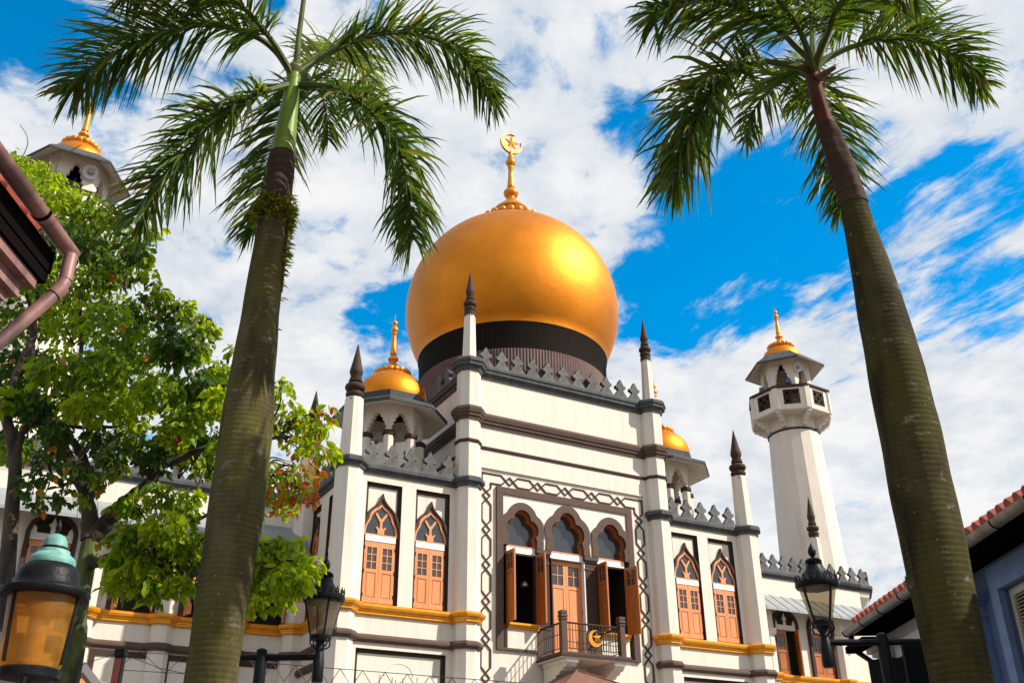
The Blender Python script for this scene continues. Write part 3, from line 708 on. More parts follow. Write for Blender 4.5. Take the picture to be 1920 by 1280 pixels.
# --- long front wings, set back
def wing(sg, a_in, a_out, wins, cols):
    b = MB(); lo, hi = sorted((a_in, a_out)); W = 4.0
    ops = [(c-.60, c+.60, 7.79, 9.72) for c in wins]
    fl = [(c-.72, c+.72, 1.0, 6.57) for c in wins]
    facade(b, lo, hi, 0, 11.62, W, ops, .30, plaster, brown)
    wl = b.build('wall', mosque, recalc=False)
    for (b0, b1, y0, y1) in fl:
        r = MB(); t = .16
        r.box(b0-t, b0, W-.03, W+.02, y0, y1, brown); r.box(b1, b1+t, W-.03, W+.02, y0, y1, brown); r.box(b0-t, b1+t, W-.03, W+.02, y1, y1+t, brown); r.build('panel_frame', wl)
    b = MB(); b.box(lo, hi, W+.3, W+9, 11.2, 11.5, zinc_dark); b.build('roof', mosque)
    prof = [(o, z) for o, z in GREY1]
    b = MB(); b.prism([(W-o, z) for o, z in prof], lo, hi, grey, ax='x'); b.build('cornice', mosque)
    b = MB(); b.prism([(W-o, z) for o, z in GOLD], lo, hi, band_gold, ax='x'); b.build('gold_moulding', mosque)
    b = MB(); b.prism([(W-o, z) for o, z in BR2], lo, hi, brown2, ax='x'); b.build('moulding', mosque)
    # standing-seam awning
    am = zinc
    b = MB(); b.prism([(W, 10.86), (W-.95, 10.12), (W-.95, 10.02), (W-.90, 10.02), (W, 10.74)], lo+.1, hi-.1 if sg > 0 else hi, am, ax='x')
    n = int((hi-lo)/.55)
    for i in range(1, n):
        x = lo+.1+(hi-lo-.2)*i/n; b.tube([(x, W-.01, 10.865), (x, W-.955, 10.128), (x, W-.955, 10.03)], .014, 5, am)
    b.build('awning', mosque)
    for c in wins:
        w = thing('window'); w.parent = mosque; w.location = (c, W, 7.80)
        # dark surround with a lobed head
        hd = [(-.68, 1.75), (-.68, 1.95), (-.60, 2.20), (-.42, 2.38), (-.2, 2.48), (0, 2.56), (.2, 2.48), (.42, 2.38), (.60, 2.20), (.68, 1.95), (.68, 1.75)]
        ih = [(-.56, 1.75), (-.56, 1.93), (-.50, 2.12), (-.36, 2.27), (-.18, 2.34), (0, 2.40), (.18, 2.34), (.36, 2.27), (.50, 2.12), (.56, 1.93), (.56, 1.75)]
        b = MB(); b.ring(hd, ih, -.14, .02, brown, closed=False); b.box(-.68, -.56, -.12, .04, 0, 1.75, brown); b.box(.56, .68, -.12, .04, 0, 1.75, brown); b.build('window_frame', w)
        b = MB(); b.prism(ih, -.03, .0, black); b.build('pane', w)
        b = MB(); b.box(-.555, .555, -.06, .10, 1.72, 1.92, plaster)
        for pts in ([(-.06, 1.92), (.06, 1.92), (.06, 2.10), (.13, 2.16), (.06, 2.24), (0, 2.4), (-.06, 2.24), (-.13, 2.16), (-.06, 2.10)],): b.prism(pts, -.07, -.031, plaster)
        for sx in (-1, 1): b.prism([(sx*.40, 1.921), (sx*.55, 1.921), (sx*.55, 2.1), (sx*.47, 2.12), (sx*.42, 2.04)], -.07, -.031, plaster)
        b.build('tracery', w)
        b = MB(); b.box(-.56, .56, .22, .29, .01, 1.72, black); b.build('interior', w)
    b = MB()
    for c in cols:
        cc = MB(); cc.lathe([(octr(.30), 0), (octr(.28), 10.2)], 8, c, W+.02, plaster, rot=OCT); t = cc.build('pilaster', mosque)
        for prof, ap, mt in ((GOLD, .29, band_gold), (BR2, .29, brown2), ([(-.05, 9.25), (.05, 9.25), (.10, 9.36), (.10, 9.48), (-.05, 9.55)], .28, plaster)):
            q = MB(); q.lathe([(octr(ap+o), z) for o, z in prof], 8, c, W+.02, mt, rot=OCT); q.build('moulding', t)
wing(-1, -17.5, -7.45, (-14.6, -12.18, -10.2, -8.35), (-13.4, -11.27, -9.25))
wing(1, 7.45, 17.2, (8.9, 10.75, 12.60, 14.50), (9.8, 11.68, 15.55))
parapet((7.85, 3.98), (15.95, 3.98), 11.86, 15)
parapet((-16.9, 3.98), (-7.85, 3.98), 11.86, 16)
# shutters of the wing windows (each in its own swing)
for c, (l, r) in {12.60: (-8, 62), 14.50: (0, 0), 10.75: (0, 0), 8.9: (0, 0), -14.6: (0, 0), -12.18: (-80, 80), -10.2: (-75, 70), -8.35: (-78, 76)}.items():
    for sg, an in ((-1, l), (1, r)):
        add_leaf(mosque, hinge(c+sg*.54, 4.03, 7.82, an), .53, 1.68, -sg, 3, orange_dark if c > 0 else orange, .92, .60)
# ground-floor dormer gable beside the street tree
b = MB(); gm = mat('gable_slate', (.17, .16, .155), .7)
b.prism([(-14.05, 5.45), (-13.2, 6.30), (-12.35, 5.45)], 3.4, 4.0, gm); b.prism([(-13.75, 5.46), (-13.2, 6.02), (-12.65, 5.46)], 3.36, 3.40, brown); b.prism([(-13.6, 5.47), (-13.2, 5.86), (-12.8, 5.47)], 3.32, 3.36, orange); b.build('gable', mosque)

# ================================================================== minarets
def minaret(cx, cy, spin):
    t = thing('minaret', mosq(cx, cy, 0), YAW); n12 = pi/12
    b = MB(); b.lathe([(1.66, 0), (1.58, 9.9), (1.19, 19.4)], 16, 0, 0, plaster, rot=n12); b.build('shaft', t)
    b = MB(); b.lathe([(1.19, 19.33), (1.235, 19.34), (1.235, 19.43), (1.19, 19.45)], 16, 0, 0, brown, rot=n12); b.build('collar', t)
    g0 = spin
    S = pi/4
    b = MB(); b.lathe([(1.16, 19.44), (1.16, 20.2)], 12, 0, 0, plaster, rot=n12); b.lathe([(1.1, 20.02), (1.96, 20.08), (1.98, 20.12), (1.98, 20.16), (1.9, 20.18), (0.9, 20.18)], 8, 0, 0, plaster, rot=g0); gal = b.build('gallery', t)
    ap = 1.94*cos(OCT); sd_ = 1.94*sin(OCT)
    for i in range(8):
        a = g0+S*(i+.5); M = Matrix.Rotation(a+pi/2, 4, 'Z') @ Matrix.Translation((0, -ap, 0))
        b = MB()
        b.box(-sd_, -.38, 0, .10, 20.14, 21.22, plaster, M); b.box(.38, sd_, 0, .10, 20.14, 21.22, plaster, M); b.box(-.38, .38, 0, .10, 20.14, 20.36, plaster, M); b.box(-.38, .38, 0, .10, 21.12, 21.22, plaster, M)
        b.build('railing_panel', gal)
        b = MB(); rb = lambda x, z, r, n=16: [(x+r*cos(2*pi*k/n), z+r*sin(2*pi*k/n)) for k in range(n)]
        for (x, z, r) in ((0, 20.74, .13), (-.19, 20.93, .13), (.19, 20.93, .13), (-.19, 20.55, .13), (.19, 20.55, .13)): b.ring(rb(x, z, r), rb(x, z, r-.035), .02, .07, brown, M=M)
        for x, z in ((-.25, 20.74), (.25, 20.74), (0, 20.99), (0, 20.49)): b.prism([(x-.07, z), (x, z-.07), (x+.07, z), (x, z+.07)], .02, .07, brown, M=M)
        b.ring([(-.38, 20.36), (.38, 20.36), (.38, 21.12), (-.38, 21.12)], [(-.335, 20.405), (.335, 20.405), (.335, 21.075), (-.335, 21.075)], .015, .075, brown, M=M)
        b.build('grille', gal)
        # corner pier and curved bracket below it
        a = g0+S*i; M = Matrix.Rotation(a+pi/2, 4, 'Z')
        b = MB(); b.box(-.12, .12, -1.97, -1.78, 20.14, 21.22, plaster, M)
        b.prism([(-1.90, 20.06), (-1.90, 19.98), (-1.76, 19.93), (-1.70, 19.84), (-1.56, 19.80), (-1.50, 19.70), (-1.36, 19.66), (-1.28, 19.52), (-1.05, 19.48), (-1.05, 20.06)], -.10, .10, plaster, ax='x', M=M); b.build('bracket', gal)
    b = MB(); b.lathe([(1.86, 21.21), (2.0, 21.21), (2.03, 21.25), (2.03, 21.33), (1.86, 21.35)], 8, 0, 0, brown, rot=g0); b.build('coping', gal)
    # lantern storey: six arches under a wide hexagonal eave
    kap = 1.02; hs = kap*math.tan(pi/6); h0 = spin-R(6)
    b = MB()
    for i in range(6):
        M = Matrix.Rotation(h0+pi/3*i+pi/6+pi/2, 4, 'Z') @ Matrix.Translation((0, -kap, 0))
        cusped_arch(b, .30, 21.7, 22.85, hs, -.02, .14, 23.4, plaster, M)
        b.box(-hs, -.30, -.02, .14, 20.2, 21.7, plaster, M); b.box(.30, hs, -.02, .14, 20.2, 21.7, plaster, M)
    b.lathe([(0, 23.30), (1.05, 23.30)], 24, 0, 0, plaster, cap=False); b.build('arcade', t)
    b = MB(); b.lathe([(.55, 23.36), (1.1, 23.26), (1.92, 22.76)], 6, 0, 0, plaster, rot=h0, cap=False); b.lathe([(1.92, 22.76), (1.95, 22.77), (1.95, 22.85), (1.05, 23.55), (.2, 23.7)], 6, 0, 0, grey, rot=h0, cap=False); b.build('eave', t)
    b = MB(); b.lathe([(.94, 23.3), (.96, 23.45), (.94, 23.64), (.86, 23.84), (.70, 24.00), (.5, 24.11), (0, 24.2)], 32, 0, 0, gold); b.build('minaret_dome', t, smooth=50)
    b = MB(); small_finial(b, 0, 0, 24.08, 1.05, 1.06); b.build('finial', t, smooth=40)
    return t
mr = minaret(16.95, 6.15, R(-90)-R(47)+R(29)); tag(mr, 'distant white many-sided minaret with a gold cap, right of the great dome', 'minaret')
ml_ = minaret(-16.2, 6.1, R(-113)); tag(ml_, 'minaret top with gold cap rising above the leafy tree at the left', 'minaret')
# octagonal bastion round the foot of each minaret, part of the mosque
for cx, cy in ((16.95, 6.15), (-16.2, 6.1)):
    b = MB(); b.lathe([(octr(1.55), 0), (octr(1.55), 10.55), (octr(1.62), 10.7), (octr(2.1), 11.35), (octr(2.15), 11.58), (octr(2.15), 11.66)], 8, cx, cy, plaster, rot=OCT); bs = b.build('bastion', mosque)
    b = MB(); b.lathe([(octr(2.15+o), z) for o, z in GREY1], 8, cx, cy, grey, rot=OCT); b.build('cornice', bs)
    for i in range(8):
        t0 = OCT+pi/4*i; t1 = t0+pi/4; r = octr(2.12)
        if cx < 0 and i not in (4, 5, 6): continue
        parapet((cx+r*cos(t0), cy+r*sin(t0)), (cx+r*cos(t1), cy+r*sin(t1)), 11.86, 3)
# horn loudspeakers and floodlights hung on the minarets
horn_m = mat('horn_grey', (.58, .56, .52), .45)
def horn(p, d, s, label):
    M = Matrix.Translation(p) @ Vector(d).to_track_quat('Z', 'Y').to_matrix().to_4x4()
    t = thing('loudspeaker', p); Mi = Matrix.Translation(-Vector(p)) @ M
    b = MB(); b.lathe([(.05*s, -.35*s), (.07*s, -.2*s), (.11*s, -.05*s), (.22*s, .05*s), (.23*s, .06*s), (.20*s, .05*s), (.09*s, -.05*s), (0, -.08*s)], 24, 0, 0, horn_m, M=Mi); b.build('horn', t, smooth=50)
    b = MB(); b.lathe([(0, -.08*s), (.075*s, -.06*s), (.075*s, .0), (.05*s, .04*s), (0, .05*s)], 16, 0, 0, mat('horn_cone', (.36, .33, .30), .5), M=Mi); b.build('driver', t, smooth=50)
    b = MB(); b.lathe([(.0, -.55*s), (.09*s, -.53*s), (.10*s, -.36*s), (.05*s, -.33*s)], 16, 0, 0, iron, M=Mi); b.build('housing', t, smooth=40)
    tag(t, label, 'loudspeaker')
def toward(p, dz=-.35): d = (CAM-Vector(p)); d.z = 0; d.normalize(); d.z = dz; return d
def mpt(cx, cy, px, py, off): return CAM+ray(px, py)*((mosq(cx, cy, 23)-CAM).length-off)
p = mpt(16.95, 6.15, 1496, 688, 1.2); horn(p, toward(p)+Vector((.35, 0, 0)), 1.0, 'grey horn loudspeaker under the eave of the right minaret')
p = mpt(-16.2, 6.1, 170, 323, 1.3); horn(p, toward(p, -.55), 1.08, 'pale horn loudspeaker under the eave of the left minaret')
def flood(p, label):
    t = thing('floodlight', p); b = MB(); b.box(-.12, .12, -.05, .07, -.02, .24, mat('floodlight_case', (.02, .025, .035), .4)); b.build('case', t)
    b = MB(); b.box(-.10, .10, -.056, -.051, 0, .22, mat('floodlight_glass', (.05, .09, .14), .1)); b.build('lens', t)
    b = MB(); b.box(-.15, -.13, -.02, .02, -.06, .12, iron); b.box(.13, .15, -.02, .02, -.06, .12, iron); b.box(-.15, .15, -.02, .02, -.08, -.06, iron); b.build('mount', t)
    t.rotation_euler = (0, 0, math.atan2((Vector(p)-CAM).y, (Vector(p)-CAM).x)-pi/2); tag(t, label, 'floodlight')
flood(mpt(16.95, 6.15, 1478, 718, 1.7), 'small black floodlight above the middle grille of the right minaret gallery')
flood(mpt(16.95, 6.15, 1429, 735, 1.3), 'small blue floodlight at the left edge of the right minaret gallery')

# ================================================================== vegetation
def leaf_mat(name, cols, trans=.45, rough=.38, spec=.4):
    m = bpy.data.materials.new(name); m.use_nodes = True; nt = m.node_tree; b = nt.nodes['Principled BSDF']
    g = nt.nodes.new('ShaderNodeNewGeometry'); r = nt.nodes.new('ShaderNodeValToRGB'); nt.links.new(g.outputs['Random Per Island'], r.inputs[0])
    el = r.color_ramp.elements; el[0].color = (*cols[0], 1); el[-1].color = (*cols[-1], 1)
    for i, c in enumerate(cols[1:-1]): e = el.new((i+1)/(len(cols)-1)); e.color = (*c, 1)
    nt.links.new(r.outputs[0], b.inputs['Base Color']); b.inputs['Roughness'].default_value = rough; b.inputs['Specular IOR Level'].default_value = spec
    t = nt.nodes.new('ShaderNodeBsdfTranslucent'); hs = nt.nodes.new('ShaderNodeHueSaturation'); nt.links.new(r.outputs[0], hs.inputs['Color']); hs.inputs['Hue'].default_value = .485; hs.inputs['Saturation'].default_value = 1.1; hs.inputs['Value'].default_value = 2.0
    nt.links.new(hs.outputs[0], t.inputs['Color'])
    x = nt.nodes.new('ShaderNodeMixShader'); x.inputs[0].default_value = trans
    nt.links.new(b.outputs[0], x.inputs[1]); nt.links.new(t.outputs[0], x.inputs[2]); nt.links.new(x.outputs[0], nt.nodes['Material Output'].inputs[0])
    return m
palm_leaf = leaf_mat('palm_leaflet', [(.024, .055, .008), (.040, .090, .010), (.065, .125, .014), (.028, .065, .010), (.12, .17, .018), (.035, .08, .010), (.17, .13, .03)], .36, .42, .22)
palm_leaf_y = leaf_mat('yellow_sunlit_leaflet', [(.10, .15, .025), (.16, .19, .03), (.07, .12, .02)], .5)  # yellow-green; on the right palm's small frond sunlight is put into this colour
rachis_m = mat('palm_stalk', (.085, .105, .016), .6, spec=.15, c2=(.05, .065, .012), nscale=6)
shaft_green = mat('palm_crownshaft', (.17, .25, .018), .45, spec=.25, c2=(.11, .175, .012), nscale=3, stretch=(1, 1, .2))
shaft_brown = mat('dry_crownshaft', (.17, .060, .036), .75, spec=.1, c2=(.065, .024, .016), nscale=7, stretch=(1, 1, .15), bump=.4, bscale=14)
def bark(name, c, c2, ring_sc, lich=.5):
    m = bpy.data.materials.new(name); m.use_nodes = True; nt = m.node_tree; b = nt.nodes['Principled BSDF']; b.inputs['Roughness'].default_value = .9; b.inputs['Specular IOR Level'].default_value = .1
    tc = nt.nodes.new('ShaderNodeTexCoord')
    def nz(sc, stretch, det=6, rough=.6):
        mp = nt.nodes.new('ShaderNodeMapping'); nt.links.new(tc.outputs['Object'], mp.inputs[0]); mp.inputs['Scale'].default_value = stretch
        n = nt.nodes.new('ShaderNodeTexNoise'); nt.links.new(mp.outputs[0], n.inputs['Vector']); n.inputs['Scale'].default_value = sc; n.inputs['Detail'].default_value = det; n.inputs['Roughness'].default_value = rough; return n.outputs[0]
    def ramp(v, stops):
        r = nt.nodes.new('ShaderNodeValToRGB'); nt.links.new(v, r.inputs[0]); e = r.color_ramp.elements
        e[0].position, e[0].color = stops[0][0], (*stops[0][1], 1); e[1].position, e[1].color = stops[-1][0], (*stops[-1][1], 1)
        for p, cc in stops[1:-1]: q = e.new(p); q.color = (*cc, 1)
        return r.outputs[0]
    def mix(f, a, bb):
        x = nt.nodes.new('ShaderNodeMix'); x.data_type = 'RGBA'; nt.links.new(f, x.inputs['Factor']); nt.links.new(a, x.inputs['A'])
        if isinstance(bb, tuple): x.inputs['B'].default_value = (*bb, 1)
        else: nt.links.new(bb, x.inputs['B'])
        return x.outputs['Result']
    base = ramp(nz(2.2, (1, 1, .6)), [(.35, c2), (.65, c)])
    vs = ramp(nz(7, (1, 1, .10)), [(.45, (0, 0, 0)), (.72, (1, 1, 1))])
    moss = tuple(x*k for x, k in zip(c, (.85, .93, .58)))
    col_ = mix(vs, base, tuple(x*.55 for x in c2))
    mo = ramp(nz(1.4, (1, 1, .5)), [(.48, (0, 0, 0)), (.62, (1, 1, 1))]); col_ = mix(mo, col_, moss)
    li = ramp(nz(5.0, (1, 1, 1.5), 8, .7), [(.655-.02*lich, (0, 0, 0)), (.70, (1, 1, 1))]); col_ = mix(li, col_, (.21, .165, .14))
    li2 = ramp(nz(19, (1, 1, 1), 3), [(.70, (0, 0, 0)), (.74, (1, 1, 1))]); col_ = mix(li2, col_, (.26, .25, .20))
    # ring scars
    mp = nt.nodes.new('ShaderNodeMapping'); nt.links.new(tc.outputs['Object'], mp.inputs[0]); mp.inputs['Scale'].default_value = (.25, .25, 1)
    wv = nt.nodes.new('ShaderNodeTexWave'); wv.wave_type = 'BANDS'; wv.bands_direction = 'Z'; nt.links.new(mp.outputs[0], wv.inputs['Vector']); wv.inputs['Scale'].default_value = ring_sc; wv.inputs['Distortion'].default_value = 3.5; wv.inputs['Detail'].default_value = 3
    rg = ramp(wv.outputs[1], [(.0, (1, 1, 1)), (.10, (0, 0, 0))]); dk = nt.nodes.new('ShaderNodeMath'); dk.operation = 'MULTIPLY'; nt.links.new(rg, dk.inputs[0]); dn = ramp(nz(2.6, (1, 1, .8), 5), [(.40, (.05, .05, .05)), (.66, (.75, .75, .75))]); nt.links.new(dn, dk.inputs[1])
    col_ = mix(dk.outputs[0], col_, tuple(x*.4 for x in c2)); nt.links.new(col_, b.inputs['Base Color'])
    bp = nt.nodes.new('ShaderNodeBump'); bp.inputs['Strength'].default_value = .3; bp.inputs['Distance'].default_value = .007; nt.links.new(wv.outputs[1], bp.inputs['Height'])
    bp2 = nt.nodes.new('ShaderNodeBump'); bp2.inputs['Strength'].default_value = .5; bp2.inputs['Distance'].default_value = .01; nt.links.new(nz(30, (1, 1, .6)), bp2.inputs['Height']); nt.links.new(bp.outputs[0], bp2.inputs['Normal']); nt.links.new(bp2.outputs[0], b.inputs['Normal'])
    return m
palm_bark_l = bark('palm_bark', (.120, .096, .042), (.045, .035, .017), 6.5, 3.2)
palm_bark_r = bark('mossy_palm_bark', (.070, .058, .022), (.022, .017, .009), 6.5, 3.2)
palm_new_wood = mat('palm_new_wood', (.072, .046, .030), .85, spec=.1, c2=(.048, .030, .023), nscale=3, stretch=(1, 1, 7), bump=.5, bscale=10)

def frond(parent, ctrl, seed, L=.78, dens=1.0, start=.16, mt=None, plume=1.0, rad=.044, name='frond', tipk=.5):
    """ctrl: world points of the rachis. Leaflets leave it in several ranks and droop"""
    rnd = random.Random(seed); mt = mt or palm_leaf
    pts = spline(ctrl, 14); n = len(pts)
    ln = [0]
    for i in range(1, n): ln.append(ln[-1]+(pts[i]-pts[i-1]).length)
    T = ln[-1]
    b = MB(); b.tube(pts, [rad*(1-.86*(l/T)**.7) for l in ln], 6, rachis_m)
    step = .0112/dens; s = T*start; i = 1
    while s < T*.995:
        while ln[i] < s: i += 1
        f = (s-ln[i-1])/(ln[i]-ln[i-1]); p = pts[i-1].lerp(pts[i], f); t = (pts[i]-pts[i-1]).normalized()
        u = s/T; side = t.cross(Vector((0, 0, 1)))
        if side.length < .15: side = t.cross(Vector((.3, 1, 0)))
        side.normalize(); nrm = side.cross(t).normalized()
        env = min(1.0, .45+(u-start)*3.2)*(1-.55*max(0, (u-.62)/.38)**1.3)
        for sg in (-1, 1):
            el = rnd.choice((-.55, -.15, .25, .65, .9))*plume+rnd.uniform(-.2, .2)
            fwd = .42+.60*u+rnd.uniform(-.18, .2)
            d = (side*sg*cos(el)+nrm*sin(el)+t*fwd).normalized()
            l = L*1.18*env*rnd.uniform(.72, 1.12); w = .0135*rnd.uniform(.75, 1.35)
            drp = rnd.uniform(.18, .60)*(1.0+.3*rnd.random())
            q = p.copy(); dd = d.copy(); cen = [q.copy()]; K = 4
            for k in range(K):
                dd = (dd+Vector((0, 0, -drp*(.22+.30*k))) * .75).normalized(); q = q+dd*(l/K); cen.append(q.copy())
            wd = dd.cross(Vector((rnd.uniform(-1, 1), rnd.uniform(-1, 1), rnd.uniform(-.4, .4))))
            if wd.length < .1: wd = side.copy()
            wd.normalize(); ws = (.55, 1.15, 1.0, .62, 0.0); vs = []
            fold = dd.cross(wd)*.35
            for c, ww in zip(cen, ws):
                if ww == 0: vs.append(c)
                else: vs += [c-wd*w*ww+fold*w*ww, c+wd*w*ww+fold*w*ww]
            fs = [(0, 1, 3, 2), (2, 3, 5, 4), (4, 5, 7, 6), (6, 7, 8)]
            b.add(vs, fs, mt)
        s += step*rnd.uniform(.7, 1.3)
    o = b.build(name, parent, recalc=False)
    return o
def pxs(lst, Y0): return [at(x, y, Y0+dy) for x, y, dy in lst]
def palm(base, prof, bk, label, zshaft, ztop, rshaft, shaft_mat, ring_top):
    t = thing('palm_tree', base); tag(t, label, 'palm tree', 'palms lining the street')
    M = Matrix.Translation(-Vector(base))
    def seg(z0, z1, mt, name, par, extra=None, nseg=36, wob=.006):
        b = MB(); zs = [z0+(z1-z0)*k/60 for k in range(61)]; vs = []; fs = []
        for z in zs:
            for k in range(len(prof)-1):
                if prof[k][2] <= z <= prof[k+1][2]: break
            p0, p1 = prof[k], prof[k+1]; f = (z-p0[2])/(p1[2]-p0[2]); f = max(0, min(1, f)); f2 = f
            cx = p0[0]+(p1[0]-p0[0])*f2; cy = p0[1]+(p1[1]-p0[1])*f2; r = p0[3]+(p1[3]-p0[3])*f2
            if extra: r *= extra(z)
            for i in range(nseg):
                a = 2*pi*i/nseg; nn = noise.noise(Vector((cos(a)*1.5, sin(a)*1.5, z*2.2+base[0])))*wob*2
                vs.append((cx-base[0]+(r+nn)*cos(a), cy-base[1]+(r+nn)*sin(a), z-base[2]))
        for j in range(60):
            for i in range(nseg): i2 = (i+1) % nseg; fs.append((j*nseg+i, j*nseg+i2, (j+1)*nseg+i2, (j+1)*nseg+i))
        fs.append(tuple(60*nseg+i for i in range(nseg))); b.add(vs, fs, mt); return b.build(name, par, smooth=60)
    seg(0, ring_top, bk, 'trunk', t); return t, seg
# left palm
PL = [(-2.46, 8.5, 0, .25), (-2.52, 8.5, 1.5, .200), (-2.515, 8.5, 2.9, .207), (-2.47, 8.5, 4.5, .250), (-2.48, 8.5, 5.3, .236), (-2.48, 8.5, 6.3, .181), (-2.465, 8.5, 7.1, .163), (-2.45, 8.5, 8.24, .134), (-2.45, 8.5, 8.5, .122), (-2.44, 8.5, 9.2, .082), (-2.44, 8.5, 9.75, .075)]
tl, segl = palm((-2.46, 8.5, 0), PL, palm_bark_l, 'left palm tree with a bright green crownshaft and a fern on its trunk', 8.3, 9.4, .1, shaft_green, 7.62)
ridge = lambda z: 1.0+.022*((z*8.5) % 1.0)
segl(7.62, 8.32, palm_new_wood, 'new_trunk_wood', tl, ridge)
segl(8.32, 9.55, shaft_green, 'crownshaft', tl, wob=.002)
def local_to(parent, o): o.location = -parent.location; return o
YL = 8.5
def FL(lst, seed, **k):
    o = frond(tl, pxs(lst, YL), seed, **k); o.location = -Vector(tl.location)
FL([(550, 148, 0), (545, 137, -.02), (514, 94, -.2), (470, 66, -.35), (380, 48, -.5), (262, 80, -.6), (180, 125, -.6), (128, 175, -.55)], 1, L=.72, start=.20)
FL([(550, 146, -.02), (535, 118, -.12), (506, 72, -.4), (455, 14, -.8), (385, -30, -1.0), (300, -50, -1.1), (230, -10, -1.1)], 2, L=.74, start=.22, dens=.85)
FL([(543, 160, -.03), (530, 162, -.1), (475, 180, -.35), (424, 207, -.5), (389, 238, -.55), (342, 297, -.6), (295, 352, -.6), (262, 415, -.55)], 3, L=.68, start=.16, dens=.9)
FL([(552, 150, .08), (548, 150, .3), (538, 180, .8), (518, 250, 1.2), (497, 330, 1.4), (480, 400, 1.45), (470, 440, 1.4)], 4, L=.70, start=.2, dens=.8)
FL([(556, 142, .03), (575, 125, .1), (613, 102, .2), (674, 75, .3), (750, 62, .3), (835, 82, .3), (893, 135, .25), (925, 190, .25)], 5, L=.70, start=.22)
FL([(563, 160, -.05), (585, 160, -.12), (621, 164, -.25), (666, 187, -.4), (715, 232, -.5), (751, 293, -.5), (767, 386, -.5), (772, 450, -.5)], 6, L=.66, start=.16)
FL([(556, 145, .1), (580, 120, .4), (620, 95, .9), (660, 105, 1.5), (690, 150, 1.8), (705, 190, 1.9)], 7, L=.66, start=.18, mt=palm_leaf_y, dens=.6)
FL([(556, 145, .1), (575, 150, .6), (600, 170, 1.2), (612, 215, 1.6), (615, 260, 1.7)], 8, L=.6, start=.3, dens=.7)
# unopened spear leaf and the next leaf above the frame
b = MB(); b.tube([p-Vector(tl.location) for p in pxs([(554, 150, 0), (560, 70, 0), (572, -20, 0), (588, -140, 0)], YL)], [.05, .032, .028, .015], 8, rachis_m); b.build('spear_leaf', tl, smooth=50)
b = MB(); b.lathe([(.076, -.10), (.088, -.03), (.085, .03), (.05, .10)], 12, .02, 0, mat('sheath_edge', (.06, .055, .014), .8, spec=.1), cz=9.5); b.build('leaf_base', tl, smooth=40)
# fern clump on the trunk: a plant of its own
fern_m = leaf_mat('fern_leaf', [(.13, .17, .02), (.24, .25, .025), (.08, .10, .015), (.20, .12, .03)], .45)
def fern():
    rnd = random.Random(5); b = MB()
    for k in range(520):
        a = rnd.uniform(-pi*1.02, pi*.12); z = 7.55+rnd.gauss(0, .085)
        if rnd.random() < .25: a = rnd.uniform(-.35, .25); z = 7.5-abs(rnd.gauss(0, .45))
        c = Vector((-2.46+.155*cos(a), 8.5+.155*sin(a), z)); d = Vector((cos(a), sin(a), rnd.uniform(-.6, .7))).normalized(); l = rnd.uniform(.05, .12); s = d.cross(Vector((0, 0, 1))).normalized()*rnd.uniform(.009, .018)
        b.add([c, c+d*l*.5+s, c+d*l+Vector((0, 0, -.02)), c+d*l*.5-s], [(0, 1, 2, 3)], fern_m)
    ring_ = [Vector((-2.46+.165*cos(t), 8.5+.165*sin(t), 7.55)) for t in [-pi*1.02+pi*1.14*k/20 for k in range(21)]]
    b.tube(ring_+[Vector((-2.30, 8.49, 7.4)), Vector((-2.29, 8.49, 6.6))], .012, 5, fern_m)
    o = b.build('fern', recalc=False); tag(o, 'small yellow-green fern clump growing round the left palm trunk', 'fern')
fern()
# right palm
PR = [(3.28, 7.6, 0, .25), (3.28, 7.6, 1.4, .21), (3.28, 7.6, 2.7, .215), (3.28, 7.6, 3.4, .236), (3.28, 7.6, 4.04, .245), (3.28, 7.6, 4.7, .244), (3.27, 7.6, 5.2, .235), (3.26, 7.6, 5.6, .218), (3.245, 7.6, 6.0, .192), (3.23, 7.6, 6.35, .164), (3.215, 7.6, 6.65, .140), (3.20, 7.6, 6.90, .126), (3.17, 7.6, 7.3, .116), (3.11, 7.6, 7.78, .110), (3.07, 7.6, 7.95, .085), (3.03, 7.6, 8.75, .06), (3.03, 7.6, 8.9, .05)]
tr, segr = palm((3.28, 7.6, 0), PR, palm_bark_r, 'right palm tree with a dry reddish-brown crownshaft and mossy dark trunk', 7.8, 8.7, .1, shaft_brown, 6.95)
segr(6.95, 7.90, palm_new_wood, 'new_trunk_wood', tr, lambda z: 1.0+.035*((z*7.3) % 1.0), wob=.014)
segr(7.90, 8.72, shaft_brown, 'crownshaft', tr, wob=.012)
YR = 7.6
def FR(lst, seed, **k):
    o = frond(tr, pxs(lst, YR), seed, **k); o.location = -Vector(tr.location)
FR([(1527, 132, 0), (1518, 112, -.05), (1492, 87, -.2), (1462, 58, -.35), (1404, 22, -.6), (1320, 0, -.75), (1240, 15, -.8), (1222, 40, -.8)], 11, L=.68, start=.22, dens=.85)
FR([(1526, 138, 0), (1510, 130, -.05), (1477, 122, -.1), (1433, 117, -.2), (1375, 133, -.35), (1325, 185, -.4), (1292, 265, -.4), (1266, 335, -.4)], 12, L=.80, start=.26, dens=1.15)
FR([(1530, 132, 0), (1539, 118, 0), (1565, 102, .05), (1605, 86, .1), (1674, 72, .15), (1747, 85, .15), (1805, 118, .15), (1842, 160, .15)], 13, L=.60, start=.30, dens=1.0)
FR([(1528, 130, -.02), (1538, 95, -.15), (1553, 60, -.4), (1568, 20, -.7), (1600, -25, -.9), (1660, -40, -1.0), (1720, 0, -1.0)], 14, L=.60, start=.3, dens=.75)
FR([(1526, 130, .05), (1524, 80, .2), (1520, 20, .4), (1500, -40, .6), (1440, -60, .8), (1390, -10, .8)], 15, L=.60, start=.25, dens=.7)
